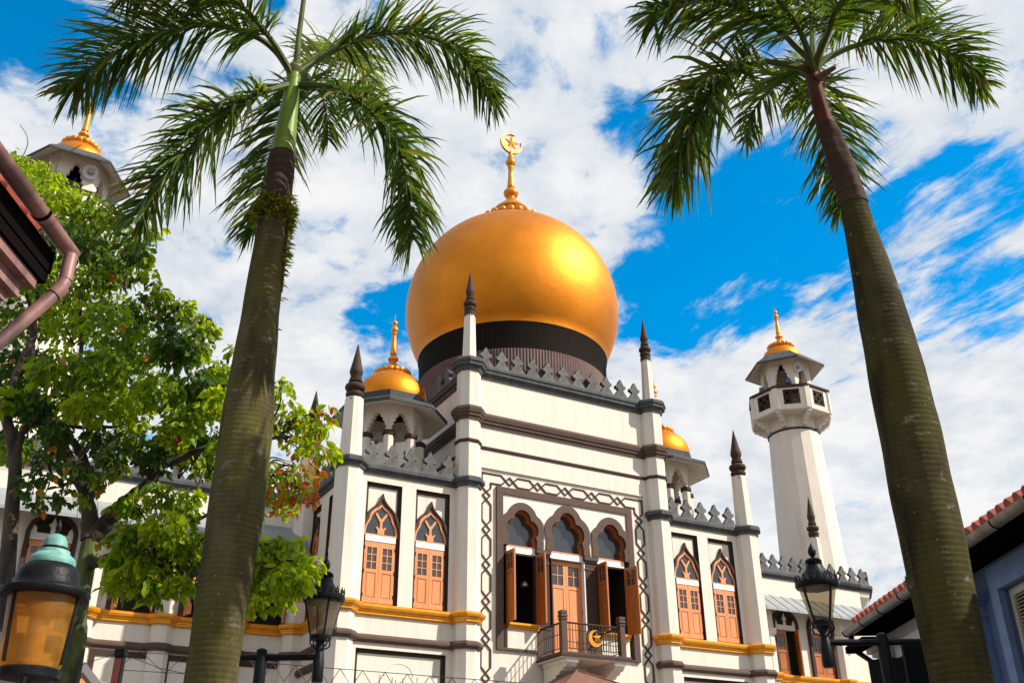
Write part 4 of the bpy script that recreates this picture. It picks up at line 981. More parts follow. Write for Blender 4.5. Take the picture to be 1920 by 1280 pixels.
FR([(1526, 138, .05), (1532, 150, .4), (1545, 185, .8), (1565, 255, 1.1), (1575, 330, 1.2), (1575, 390, 1.2)], 16, L=.60, start=.2, dens=.8)
FR([(1525, 135, .08), (1512, 122, .5), (1498, 135, .9), (1490, 170, 1.1), (1488, 205, 1.1)], 17, L=.40, start=.3, mt=palm_leaf_y, dens=.55)
FR([(1525, 135, .1), (1490, 140, .6), (1450, 165, 1.1), (1415, 205, 1.4), (1400, 260, 1.5)], 18, L=.52, start=.2, dens=.7)
FR([(1527, 130, .1), (1560, 60, .5), (1610, 15, 1.0), (1680, 10, 1.4), (1740, 60, 1.6)], 19, L=.62, start=.3, dens=.7)
FR([(1526, 132, -.05), (1500, 60, -.5), (1450, -10, -.9), (1400, -60, -1.2), (1330, -60, -1.3)], 20, L=.6, start=.25, dens=.7)
b = MB(); b.tube([p-Vector(tr.location) for p in pxs([(1531, 150, -.06), (1545, 139, -.1), (1566, 126, -.14)], YR)], [.05, .035, .022], 8, mat('dry_stub', (.10, .045, .03), .8)); b.build('leaf_stub', tr, smooth=50)

# ------------------------------------------------------------------ broadleaf street trees
tree_bark = mat('tree_bark', (.085, .055, .038), .9, c2=(.022, .015, .012), nscale=9, lo=.38, hi=.62, stretch=(1, 1, .35), bump=.9, bscale=18)
tree_bark_g = mat('green_tree_bark', (.11, .135, .028), .9, c2=(.035, .032, .014), nscale=9, lo=.36, hi=.64, stretch=(1, 1, .3), bump=.9, bscale=18)
green_leaf = leaf_mat('tree_leaf', [(.05, .11, .008), (.10, .18, .010), (.17, .26, .012), (.24, .33, .014), (.07, .14, .010)], .42, .45, .22)
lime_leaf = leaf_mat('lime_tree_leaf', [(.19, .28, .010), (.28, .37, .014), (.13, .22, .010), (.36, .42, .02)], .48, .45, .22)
dark_leaf = leaf_mat('deep_tree_leaf', [(.025, .065, .010), (.045, .095, .012), (.07, .13, .014)], .32, .45, .22)
red_leaf = leaf_mat('turning_leaf', [(.38, .05, .02), (.50, .15, .03), (.42, .26, .03), (.30, .22, .03), (.45, .10, .04), (.28, .20, .04)], .42)
def leaves(b, c, r, n, mt, rnd, size=.122, red=.0, squash=.85):
    for k in range(n):
        while True:
            v = Vector((rnd.uniform(-1, 1), rnd.uniform(-1, 1), rnd.uniform(-1, 1)))
            if v.length < 1: break
        p = Vector(c)+Vector((v.x*r, v.y*r, v.z*r*squash))
        # leaves hang, tip outward and down
        d = Vector((v.x*.7+rnd.gauss(0, .55), v.y*.7+rnd.gauss(0, .55), -.75+rnd.gauss(0, .45))).normalized()
        up = Vector((rnd.gauss(0, .8), rnd.gauss(0, .8), 1.0)); s = d.cross(up)
        if s.length < .05: continue
        s.normalize(); nn = s.cross(d).normalized(); l = size*rnd.uniform(.45, 1.3); w = l*rnd.uniform(.21, .28)
        tip = p+d*l-nn*l*.18; m1 = p+d*l*.30; m2 = p+d*l*.68-nn*l*.05
        f = nn*w*.35
        vs = [p, m1+s*w*.85+f, m2+s*w+f*.8, tip, m2-s*w+f*.8, m1-s*w*.85+f, m1, m2]
        b.add(vs, [(0, 6, 1), (6, 7, 2, 1), (7, 3, 2), (0, 5, 6), (6, 5, 4, 7), (7, 4, 3)], red_leaf if rnd.random() < red else mt)
def tree(base, label, trunk, branches, clumps, seed, tm):
    t = thing('broadleaf_tree', base); tag(t, label, 'tree', 'broadleaf street trees on the left'); B = Vector(base); rnd = random.Random(seed)
    b = MB(); b.tube([p-B for p in spline(trunk[0], 8)], [trunk[1][min(len(trunk[1])-1, int(i/8))]*(1-(i % 8)/8)+trunk[1][min(len(trunk[1])-1, int(i/8)+1)]*((i % 8)/8) for i in range((len(trunk[0])-1)*8+1)], 16, tm); b.build('trunk', t, smooth=60)
    for pts, r0, r1, mt in branches:
        sp = [p-B+Vector((rnd.uniform(-1, 1), rnd.uniform(-1, 1), rnd.uniform(-1, 1)))*.015 for p in spline(pts, 7)]; n = len(sp)
        b = MB(); b.tube(sp, [r0+(r1-r0)*i/(n-1) for i in range(n)], 10, mt); b.build('branch', t, smooth=60)
    crown = MB()
    for (c, r, n, mt, red, hub) in clumps:
        leaves(crown, Vector(c)-B, r, n, mt, rnd, red=red)
        if hub is not None:
            h = Vector(hub)-B; cc = Vector(c)-B; tw = MB()
            for k in range(3):
                e = cc+Vector((rnd.uniform(-1, 1), rnd.uniform(-1, 1), rnd.uniform(-1, 1)))*r*.6; mid = h.lerp(e, .5)+Vector((0, 0, .08))+Vector((rnd.uniform(-1, 1), rnd.uniform(-1, 1), 0))*.06
                tw.tube(spline([h.lerp(cc, .35), mid, e], 4), [.014, .013, .012, .011, .010, .009, .007, .005, .004], 5, tree_bark)
            tw.build('twig', t, smooth=60)
    crown.build('crown', t, recalc=False); return t
rt = random.Random(77)
def cl(x, y, r, Y, mt=None, dens=1.0, red=.0, hub=None):
    p = at(x, y, Y); zc = (p-CAM).dot(FW); rm = r*zc/F
    return (p, rm, int(dens*430*(r/60)**2)+10, mt or green_leaf, red, hub)
C1 = []; C2 = []
DATA = [(60, 335, 42, 0), (112, 352, 45, 0), (170, 388, 48, 0), (215, 405, 36, 0), (60, 400, 58, 0), (130, 445, 60, 0), (200, 455, 58, 0), (262, 452, 32, 0), (30, 500, 60, 0), (100, 522, 60, 0), (170, 525, 60, 0), (232, 505, 50, 0), (272, 488, 26, 0),
 (40, 592, 60, 0), (120, 602, 60, 0), (200, 598, 60, 0), (265, 575, 46, 0), (318, 590, 38, 0), (358, 592, 26, 0), (40, 682, 58, 1), (112, 692, 60, 0), (190, 682, 58, 0), (260, 655, 56, 0), (328, 650, 46, 0), (380, 648, 32, 0), (416, 690, 32, 0),
 (30, 835, 40, 1), (290, 850, 36, 0), (350, 855, 34, 0), (400, 870, 30, 0), (215, 850, 34, 0), (20, 740, 40, 1), (180, 815, 34, 0), (100, 815, 34, 1), (60, 770, 46, 1), (150, 762, 48, 0), (230, 752, 52, 0), (300, 732, 52, 0), (360, 732, 46, 0), (408, 760, 42, 0), (250, 812, 34, 0), (320, 822, 36, 0), (378, 830, 34, 0), (428, 840, 30, 0), (345, 780, 40, 0), (420, 720, 26, 0)]
for x, y, r, k in DATA:
    for q in range(2):
        Y = 11+rt.uniform(-1.0, 1.3); mtx = rt.choice((green_leaf, green_leaf, lime_leaf, dark_leaf)); hub = None
        sink = C2 if (x < 75 and y > 430) or k == 1 else C1
        if q == 0: hub = at(x*.75+60, y+70, 11)
        sink.append(cl(x+rt.uniform(-14, 14), y+rt.uniform(-14, 14), r*.86, Y, mtx, (.62 if y < 630 else .85), .012, hub))
# thin outer sprays; light on the top edge is put into the lime colour
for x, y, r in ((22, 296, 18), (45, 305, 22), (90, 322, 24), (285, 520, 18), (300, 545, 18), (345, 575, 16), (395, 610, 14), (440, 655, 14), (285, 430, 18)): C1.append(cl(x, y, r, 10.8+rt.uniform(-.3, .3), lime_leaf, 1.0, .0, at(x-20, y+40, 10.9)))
for x, y, r in ((95, 865, 40), (55, 905, 30), (120, 930, 24), (70, 940, 22), (150, 880, 26), (205, 850, 22)): C2.append(cl(x, y, r, 10.6+rt.uniform(-.4, .4), dark_leaf, .38, .06, at(x+20, y-50, 10.7)))
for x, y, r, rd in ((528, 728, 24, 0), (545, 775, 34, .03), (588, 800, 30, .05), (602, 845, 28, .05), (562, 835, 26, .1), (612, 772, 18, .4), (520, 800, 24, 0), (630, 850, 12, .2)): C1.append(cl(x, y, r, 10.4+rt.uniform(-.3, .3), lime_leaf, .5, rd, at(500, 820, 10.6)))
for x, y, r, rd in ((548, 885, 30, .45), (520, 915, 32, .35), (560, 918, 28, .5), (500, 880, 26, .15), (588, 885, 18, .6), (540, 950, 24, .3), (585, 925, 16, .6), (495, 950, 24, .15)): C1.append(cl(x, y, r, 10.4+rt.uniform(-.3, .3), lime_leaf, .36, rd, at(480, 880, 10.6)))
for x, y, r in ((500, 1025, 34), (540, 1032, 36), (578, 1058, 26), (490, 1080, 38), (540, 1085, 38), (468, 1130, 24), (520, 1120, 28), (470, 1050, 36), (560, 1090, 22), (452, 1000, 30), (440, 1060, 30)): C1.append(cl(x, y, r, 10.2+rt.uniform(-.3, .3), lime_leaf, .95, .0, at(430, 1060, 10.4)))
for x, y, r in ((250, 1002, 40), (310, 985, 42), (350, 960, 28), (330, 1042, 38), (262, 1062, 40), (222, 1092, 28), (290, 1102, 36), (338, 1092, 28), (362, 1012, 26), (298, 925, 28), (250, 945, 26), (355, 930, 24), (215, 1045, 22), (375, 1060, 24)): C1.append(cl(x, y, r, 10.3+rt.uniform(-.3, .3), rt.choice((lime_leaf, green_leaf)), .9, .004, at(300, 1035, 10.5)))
for x, y, r in ((185, 900, 20), (160, 935, 14), (215, 955, 14), (190, 1015, 12), (225, 880, 16)): C1.append(cl(x, y, r, 10.5, green_leaf, .4, .30, None))
g = at(120, 1280, 11); b1 = Vector((g.x-.05, 11, 0))
T1 = ([b1, at(128, 1270, 11), at(145, 1150, 11), at(163, 1050, 11), at(172, 1005, 11)], [.14, .12, .105, .10, .095, .09])
at11 = lambda *l: [at(x, y, 11+d) for x, y, d in l]
BR1 = [(at11((170, 1010, 0), (166, 960, 0), (150, 900, -.1), (125, 850, -.1), (90, 780, -.1), (60, 700, 0), (70, 560, 0)), .10, .03, tree_bark),
 (at11((166, 960, 0), (165, 890, .1), (140, 830, .2), (118, 800, .2), (150, 700, .3), (150, 540, .3)), .065, .02, tree_bark),
 (at11((173, 1008, 0), (205, 972, -.05), (245, 935, -.1), (282, 902, -.1), (300, 850, -.1), (330, 780, 0), (330, 680, 0), (310, 600, .1)), .105, .025, tree_bark),
 (at11((290, 880, -.1), (360, 850, -.2), (430, 830, -.3), (500, 820, -.4), (560, 820, -.5), (600, 800, -.5)), .045, .008, tree_bark),
 (at11((160, 1060, 0), (195, 1050, -.2), (240, 1032, -.35), (270, 1030, -.45), (310, 1050, -.5), (360, 1078, -.6)), .062, .022, tree_bark),
 (at11((285, 1035, -.45), (320, 1005, -.5), (345, 985, -.5), (400, 960, -.5), (470, 930, -.5), (540, 900, -.5)), .03, .008, tree_bark),
 (at11((310, 1050, -.5), (300, 1075, -.6), (330, 1100, -.6)), .03, .01, tree_bark),
 (at11((360, 1078, -.6), (420, 1050, -.6), (480, 1020, -.6), (540, 1030, -.6)), .025, .006, tree_bark),
 (at11((150, 900, -.1), (110, 905, -.2), (85, 860, -.2), (60, 840, -.2)), .025, .008, tree_bark),
 (at11((70, 560, 0), (90, 440, 0), (120, 380, 0)), .03, .01, tree_bark), (at11((150, 540, .3), (200, 470, .3)), .02, .008, tree_bark)]
tree(tuple(b1), 'leafy tree with a mossy green trunk behind the amber lantern', T1, BR1, C1, 4, tree_bark_g)
p0 = at(8, 1080, 10.8); b2 = Vector((p0.x-.1, 10.8, 0))
T2 = ([b2, at(-5, 1280, 10.8), at(12, 1080, 10.8), at(22, 960, 10.8), at(28, 860, 10.8), at(8, 770, 10.8), at(-10, 700, 10.8)], [.10, .095, .088, .08, .07, .06, .05, .04])
BR2_ = [(at11((28, 860, -.2), (50, 800, -.2), (100, 795, -.2), (180, 800, -.1), (280, 790, 0)), .05, .012, tree_bark), (at11((8, 770, -.2), (30, 700, -.2), (60, 620, 0), (40, 500, 0)), .05, .015, tree_bark)]
tree(tuple(b2), 'dark brown tree trunk at the left edge with sparse drooping leaves', T2, BR2_, C2, 9, tree_bark)
# bare twigs against the sky
def twig():
    b = MB(); tm = mat('bare_twig', (.08, .05, .04), .8)
    for l in ([(100, 330), (112, 300), (130, 285), (152, 272)], [(90, 335), (96, 310), (95, 290)], [(40, 300), (52, 270), (48, 250), (38, 235)], [(205, 380), (215, 355), (220, 330)]):
        b.tube(spline([at(x, y, 10.4) for x, y in l], 4), .006, 4, tm)
    o = b.build('bare_twigs'); tag(o, 'thin bare twigs poking above the leaves before the left minaret', 'twigs')
twig()

# ================================================================== lanterns and street furniture
amber = bpy.data.materials.new('amber_glass'); amber.use_nodes = True
def amber_nodes():
    nt = amber.node_tree; b = nt.nodes['Principled BSDF']; b.inputs['Base Color'].default_value = (.42, .22, .04, 1); b.inputs['Roughness'].default_value = .32
    tc = nt.nodes.new('ShaderNodeTexCoord'); n = nt.nodes.new('ShaderNodeTexNoise'); nt.links.new(tc.outputs['Object'], n.inputs['Vector']); n.inputs['Scale'].default_value = 9; n.inputs['Detail'].default_value = 4
    r = nt.nodes.new('ShaderNodeValToRGB'); nt.links.new(n.outputs[0], r.inputs[0]); r.color_ramp.elements[0].position = .35; r.color_ramp.elements[0].color = (.26, .125, .018, 1); r.color_ramp.elements[1].position = .7; r.color_ramp.elements[1].color = (.58, .36, .10, 1)
    nt.links.new(r.outputs[0], b.inputs['Base Color']); t = nt.nodes.new('ShaderNodeBsdfTranslucent'); t.inputs[0].default_value = (.85, .46, .09, 1)
    x = nt.nodes.new('ShaderNodeMixShader'); x.inputs[0].default_value = .45; nt.links.new(b.outputs[0], x.inputs[1]); nt.links.new(t.outputs[0], x.inputs[2])
    tr_ = nt.nodes.new('ShaderNodeBsdfTransparent'); tr_.inputs[0].default_value = (.95, .60, .16, 1); y = nt.nodes.new('ShaderNodeMixShader'); y.inputs[0].default_value = .45; nt.links.new(x.outputs[0], y.inputs[1]); nt.links.new(tr_.outputs[0], y.inputs[2]); nt.links.new(y.outputs[0], nt.nodes['Material Output'].inputs[0])
amber_nodes()
verdigris = mat('verdigris_copper', (.20, .42, .36), .6, c2=(.10, .27, .23), nscale=14, bump=.2)
def amber_lamp():
    base = at(60, 1240, 4.7); p = Vector((base.x-.006, base.y, 0)); t = thing('lantern', p); tag(t, 'large lantern with amber glass and a verdigris copper cap, nearest the camera', 'lantern')
    z0 = 2.345
    b = MB(); b.lathe([(0.1203, z0+.02), (0.1369, z0+.06), (0.1535, z0+.32), (0.1560, z0+.36)], 40, 0, 0, amber); gl = b.build('glass', t, smooth=60)
    b = MB(); b.lathe([(.0, z0+.03), (.06, z0+.035), (.06, z0+.06), (.045, z0+.07), (.045, z0+.26), (.07, z0+.29), (.07, z0+.33)], 20, 0, 0, mat('lamp_tube', (.62, .52, .38), .4)); b.build('lamp_tube', t, smooth=50)
    b = MB()
    for k in range(3):
        a = R(-118)+2*pi*k/3; b.tube([(.139*cos(a), .139*sin(a), z0+.05), (.158*cos(a), .158*sin(a), z0+.36)], .009, 8, iron)
    b.lathe([(0.0830, z0-.02), (0.1369, z0-.01), (0.1394, z0+.025), (0.1245, z0+.035)], 40, 0, 0, iron)
    b.build('cage', t, smooth=40)
    b = MB(); b.lathe([(0.1577, z0+.352), (0.1950, z0+.355), (0.2050, z0+.37), (0.2017, z0+.385), (0.1660, z0+.395), (0.1477, z0+.41), (0.1452, z0+.44), (0.1369, z0+.475), (0.1228, z0+.50), (0.1037, z0+.505)], 48, 0, 0, iron); b.build('hood', t, smooth=50)
    b = MB(); b.lathe([(0.0996, z0+.505), (0.1062, z0+.51), (0.1096, z0+.525), (0.1013, z0+.545), (0.0830, z0+.56), (0.0764, z0+.565), (0.0747, z0+.58), (0.0622, z0+.585)], 40, 0, 0, verdigris); b.lathe([(0.0598, z0+.585), (0.0614, z0+.592), (0.0598, z0+.598)], 32, 0, 0, iron); b.lathe([(0.0581, z0+.598), (0.0548, z0+.625), (0.0415, z0+.65), (0.0208, z0+.662), (0.0000, z0+.665)], 32, 0, 0, verdigris); b.build('copper_cap', t, smooth=40)
    b = MB(); b.lathe([(0.0066, z0+.66), (0.0066, z0+.675), (0.0141, z0+.69), (0.0124, z0+.71), (0.0033, z0+.735), (0.0000, z0+.74)], 16, 0, 0, iron); b.build('finial', t, smooth=50)
    b = MB()
    for k in range(4):
        a = R(20)+pi/2*k; pts = [Vector((r*cos(a), r*sin(a), z0+z)) for r, z in ((.125, -.02), (.13, -.09), (.09, -.17), (.045, -.24))]; b.tube(spline(pts, 5), .011, 8, iron)
    b.lathe([(.09, 0), (.09, .3), (.05, .35), (0.0373, z0-.3), (0.0498, z0-.27), (0.0498, z0-.22)], 20, 0, 0, iron); b.build('post', t, smooth=40)
amber_lamp()
clear = bpy.data.materials.new('smoked_lantern_glass'); clear.use_nodes = True
def clear_nodes():
    nt = clear.node_tree; b = nt.nodes['Principled BSDF']; b.inputs['Base Color'].default_value = (.20, .17, .13, 1); b.inputs['Roughness'].default_value = .12; b.inputs['Specular IOR Level'].default_value = .6
    t = nt.nodes.new('ShaderNodeBsdfTransparent'); t.inputs[0].default_value = (.80, .74, .62, 1); x = nt.nodes.new('ShaderNodeMixShader'); x.inputs[0].default_value = .62
    nt.links.new(b.outputs[0], x.inputs[1]); nt.links.new(t.outputs[0], x.inputs[2]); nt.links.new(x.outputs[0], nt.nodes['Material Output'].inputs[0])
clear_nodes()
def street_lamp(px, py, label):
    q = at(px, py, 11.0); p = Vector((q.x, q.y, 0)); t = thing('street_lamp', p); tag(t, label, 'street lamp', 'twin-arm black street lamps'); za = q.z; AL = .62
    b = MB(); b.lathe([(.11, 0), (.11, .25), (.075, .32), (.06, .4), (.055, za-.42), (.058, za-.40), (.064, za-.30), (.064, za+.03), (.056, za+.08), (.02, za+.10)], 20, 0, 0, iron); b.build('post', t, smooth=40)
    b = MB(); b.tube([(-AL, 0, za), (AL, 0, za)], .034, 12, iron); b.build('arm', t, smooth=40)
    for sx in (-1, 1):
        x = sx*AL; zb = za+.20
        b = MB(); b.lathe([(.055, za-.26), (.062, za-.24), (.062, za-.05), (.055, za-.03), (.055, za+.02), (.048, za+.03), (.048, za+.16), (.06, za+.17)], 16, x, 0, iron)
        for k in range(4):
            a = pi/4+pi/2*k; pts = [Vector((x+r*cos(a), r*sin(a), za+z)) for r, z in ((.045, .06), (.06, .09), (.12, .12), (.125, .17), (.09, .195), (.06, .19))]; b.tube(spline(pts, 4), .009, 6, iron)
        ln_ = b.build('lantern_bracket', t, smooth=40)
        b = MB(); b.lathe([(.105, zb), (.205, zb+.40)], 36, x, 0, clear); b.build('lantern_glass', t, smooth=60, recalc=True)
        b = MB(); b.lathe([(.06, zb-.02), (.115, zb-.02), (.12, zb+.0), (.12, zb+.025), (.10, zb+.03)], 32, x, 0, iron)
        for k in range(4):
            a = R(-62)+pi/2*k; b.tube([(x+.11*cos(a), .11*sin(a), zb), (x+.208*cos(a), .208*sin(a), zb+.40)], .011, 6, iron)
        b.build('lantern_cage', t, smooth=40)
        b = MB(); b.lathe([(.20, zb+.385), (.225, zb+.39), (.235, zb+.41), (.235, zb+.445), (.22, zb+.46), (.16, zb+.50), (.13, zb+.545), (.095, zb+.60), (.085, zb+.64), (.06, zb+.655), (.085, zb+.675), (.09, zb+.695), (.07, zb+.715), (.03, zb+.72)], 36, x, 0, iron)
        for k in range(18):     # pierced cresting round the hood
            a = 2*pi*k/18; M = Matrix.Translation((x+.225*cos(a), .225*sin(a), zb+.465)) @ Matrix.Rotation(a+pi/2, 4, 'Z')
            n = 9; o = [(.026*cos(2*pi*i/n), .02+.026*sin(2*pi*i/n)) for i in range(n)]; ii = [(.013*cos(2*pi*i/n), .02+.013*sin(2*pi*i/n)) for i in range(n)]; b.ring(o, ii, -.006, .006, iron, M=M)
            b.prism([(-.006, .04), (.006, .04), (0, .07)], -.005, .005, iron, M=M)
        for k in range(12):
            a = 2*pi*k/12; b.prism([(-.012, -.02), (.012, -.02), (0, .012)], -.005, .005, iron, M=Matrix.Translation((x+.088*cos(a), .088*sin(a), zb+.672)) @ Matrix.Rotation(a+pi/2, 4, 'Z'))
        b.build('lantern_hood', t, smooth=40)
        b = MB(); b.lathe([(.018, zb+.71), (.018, zb+.735), (.04, zb+.765), (.046, zb+.80), (.036, zb+.835), (.012, zb+.875), (0, zb+.90)], 20, x, 0, iron); b.build('lantern_finial', t, smooth=50)
        b = MB(); b.lathe([(.03, zb+.34), (.08, zb+.36), (.13, zb+.395)], 20, x, 0, mat('lamp_reflector', (.5, .45, .38), .4, metal=.3)); b.build('reflector', t, smooth=50)
street_lamp(490, 1232, 'black twin-arm street lamp beside the left palm trunk')
street_lamp(1655, 1203, 'black twin-arm street lamp beside the right palm trunk')

def parasol():
    p = Vector((-3.10, 6.0, 0)); t = thing('parasol', p); tag(t, 'dark grey canopy top behind the base of the amber lantern', 'parasol')
    gm_ = mat('grey_canvas', (.03, .03, .036), .8, c2=(.024, .024, .03), nscale=8)
    b = MB(); vs = [(0, 0, 2.84)]; n = 8
    for k in range(n): a = 2*pi*k/n+pi/8; vs.append((.80*cos(a), .80*sin(a), 2.24))
    for k in range(n): a = 2*pi*k/n+pi/8; vs.append((.80*cos(a), .80*sin(a), 2.10))
    b.add(vs, [(0, 1+k, 1+(k+1) % n) for k in range(n)]+[(1+k, 9+k, 9+(k+1) % n, 1+(k+1) % n) for k in range(n)], gm_); b.build('canopy', t)
    b = MB(); b.tube([(0, 0, 0), (0, 0, 2.82)], .025, 10, iron)
    for k in range(n): a = 2*pi*k/n+pi/8; b.tube([(0, 0, 2.79), (.76*cos(a), .76*sin(a), 2.22)], .008, 5, iron)
    b.build('frame', t); b = MB(); b.lathe([(.25, 0), (.25, .06), (.05, .09)], 16, 0, 0, iron); b.build('base', t)
parasol()
wire_m = mat('wire', (.03, .028, .028), .5)
def wires():
    def L(pts, r, name, lab):
        b = MB()
        for l in pts: b.tube([at(x, y, 12.0) for x, y in l], r, 5, wire_m)
        tag(b.build(name), lab, 'wire')
    z = []
    xs = list(range(470, 1000, 42))
    top = lambda x: 1238+(x-450)*.078; 
    for i, x in enumerate(xs[:-1]): z.append([(x, top(x)), (x+21, top(x)+34)]); z.append([(x+21, top(x)+34), (x+42, top(x+42))])
    L([[(355, 1230), (600, 1250), (800, 1266), (1000, 1281)]]+z, .0045, 'wire_truss', 'thin zigzag wire truss strung across the street right of the left palm')
    zz = [[(223, 1222), (300, 1252), (348, 1262)], [(223, 1255), (348, 1262)], [(262, 1218), (310, 1262), (348, 1225)], [(223, 1222), (125, 1255), (60, 1275)], [(215, 1256), (262, 1220)], [(223, 1220), (440, 1232)]]
    L(zz, .004, 'wire_truss', 'thin zigzag wires tied to the leaning dark pole')
wires()
def pole():
    p = at(223, 1250, 12); t = thing('pole', (p.x, p.y, 0)); tag(t, 'slim dark pole with a red panel and black cap among wires', 'pole')
    b = MB(); b.box(-.045, .045, -.045, .045, 0, p.z+.12, iron); b.build('mast', t)
    b = MB(); b.box(-.05, .03, -.052, -.046, p.z-.45, p.z+.10, mat('red_panel', (.20, .04, .03), .6)); b.build('panel', t)
    b = MB(); b.box(-.06, .06, -.06, .06, p.z+.12, p.z+.20, iron); b.build('cap', t)
pole()

# ================================================================== shophouses
tile_red = mat('clay_roof_tile', (.42, .085, .042), .7, c2=(.30, .06, .03), nscale=9, bump=.2)
pink = mat('pink_paint', (.34, .165, .14), .7, c2=(.20, .095, .08), nscale=5, stain=((.04, .025, .022), .95), bump=.1)
pink_gutter = mat('stained_pink_gutter', (.30, .145, .12), .5, c2=(.12, .055, .048), nscale=4, lo=.38, hi=.6, stretch=(1, 1, 1), stain=((.03, .02, .02), .8))
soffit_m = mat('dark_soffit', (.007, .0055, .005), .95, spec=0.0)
def half_gutter(b, X, y0, y1, z, r, mt, sx=1):
    """half-round gutter along the street with straps"""
    n = 12; pr = [(X+sx*r*cos(t), z+r*sin(t)) for t in [pi-pi*0+pi*k/n for k in range(n+1)]]; inn = [(X+sx*(r-.008)*cos(t), z+(r-.008)*sin(t)) for t in [pi+pi*k/n for k in range(n+1)]]
    b.prism(pr+list(reversed(inn)), y0, y1, mt); b.add([(x, y1, zz) for x, zz in pr], [tuple(range(n+1))], mt); b.add([(x, y0, zz) for x, zz in pr], [tuple(range(n+1))], mt)
def tiles(b, X, y0, y1, z, sx, run, rise, pitch=.21, mt=None):
    """barrel tile roof rising away from the eave at X"""
    n = int((y1-y0)/pitch)
    for k in range(n):
        y = y0+(k+.5)*pitch
        for j in range(int(run/.42)):
            f0, f1 = j*.42/run, min(1, (j*.42+.46)/run)
            b.tube([(X+sx*run*f0, y, z+rise*f0+.055), (X+sx*run*f1, y, z+rise*f1+.035)], [.078, .062], 8, mt)
    b.add([(X, y0, z+.02), (X, y1, z+.02), (X+sx*run, y1, z+rise+.02), (X+sx*run, y0, z+rise+.02)], [(0, 1, 2, 3)], mt)
def pink_house():
    t = thing('shophouse', (-4.5, 2.0, 0)); O = Matrix.Translation((4.5, -2.0, 0)); tag(t, 'pink shophouse corner with a stained gutter and downpipe at the left edge', 'shophouse')
    def fin(b, name, par=t, sm=None, **k):
        b.v = [tuple(O @ Vector(v)) for v in b.v]; return b.build(name, par, smooth=sm, **k)
    b = MB(); b.box(-6.5, -2.74, -3, 4.35, 0, 4.35, pink); fin(b, 'wall')
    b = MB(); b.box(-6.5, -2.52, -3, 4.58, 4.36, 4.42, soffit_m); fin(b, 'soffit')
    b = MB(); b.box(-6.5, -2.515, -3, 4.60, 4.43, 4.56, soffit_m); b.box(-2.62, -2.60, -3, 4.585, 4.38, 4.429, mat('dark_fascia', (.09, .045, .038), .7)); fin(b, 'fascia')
    b = MB(); half_gutter(b, -2.45, -3, 4.65, 4.60, .050, pink_gutter)
    for y in (1.0, 1.9, 2.8, 3.55, 4.25):
        n = 12; o = [(-2.45+.054*cos(pi+pi*k/n), 4.60+.054*sin(pi+pi*k/n)) for k in range(n+1)]; i_ = [(-2.45+.049*cos(pi+pi*k/n), 4.60+.049*sin(pi+pi*k/n)) for k in range(n+1)]; b.ring(o, i_, y-.012, y+.012, soffit_m, closed=False)
    fin(b, 'gutter', sm=40)
    b = MB(); tiles(b, -2.56, -1.0, 4.60, 4.60, -1, 2.6, 1.25, .24, tile_red); fin(b, 'roof', sm=50)
    pp = [at(133, 478, 4.58), at(128, 500, 4.58), at(122, 527, 4.56), at(110, 545, 4.54), at(60, 588, 4.48), at(-15, 652, 4.40), at(-60, 720, 4.38)]
    b = MB(); b.tube(pp[:3], .036, 16, pink_gutter); b.tube(pp[2:], .035, 16, pink_gutter); d = (pp[4]-pp[3]).normalized(); b.tube([pp[3]-d*.03, pp[3]+d*.04], .041, 16, pink_gutter)
    b.tube([pp[-1], Vector((pp[-1].x, pp[-1].y, 0))], .04, 12, pink_gutter); fin(b, 'downpipe', sm=40)
    b = MB()
    for k, (e, z0, z1) in enumerate(((.03, 3.95, 4.02), (.0, 4.02, 4.12), (.05, 4.12, 4.17), (.10, 4.17, 4.22), (.14, 4.22, 4.30), (.19, 4.30, 4.355))): b.box(-3.3, -2.73+e, 3.7, 4.34+e, z0, z1, pink)
    for y in (3.75, 4.0, 4.25): b.box(-2.72, -2.64, y-.05, y+.05, 4.0, 4.12, pink)
    fin(b, 'corbel')
pink_house()
blue_p = mat('blue_paint', (.070, .105, .22), .6, c2=(.055, .085, .18), nscale=2.5, stain=((.06, .08, .14), .4), bump=.1)
blue_l = mat('pale_blue_paint', (.15, .235, .42), .55, c2=(.11, .185, .35), nscale=6)
louvre_m = mat('cream_louvre', (.56, .47, .27), .55, c2=(.45, .37, .2), nscale=8)
frame_m = mat('cream_window_frame', (.55, .50, .40), .55)
gutter_tan = mat('tan_gutter', (.36, .28, .21), .5, c2=(.22, .17, .13), nscale=5, lo=.4, hi=.6)
gutter_grey = mat('grey_gutter', (.21, .20, .205), .4, metal=.3, c2=(.15, .145, .15), nscale=4)
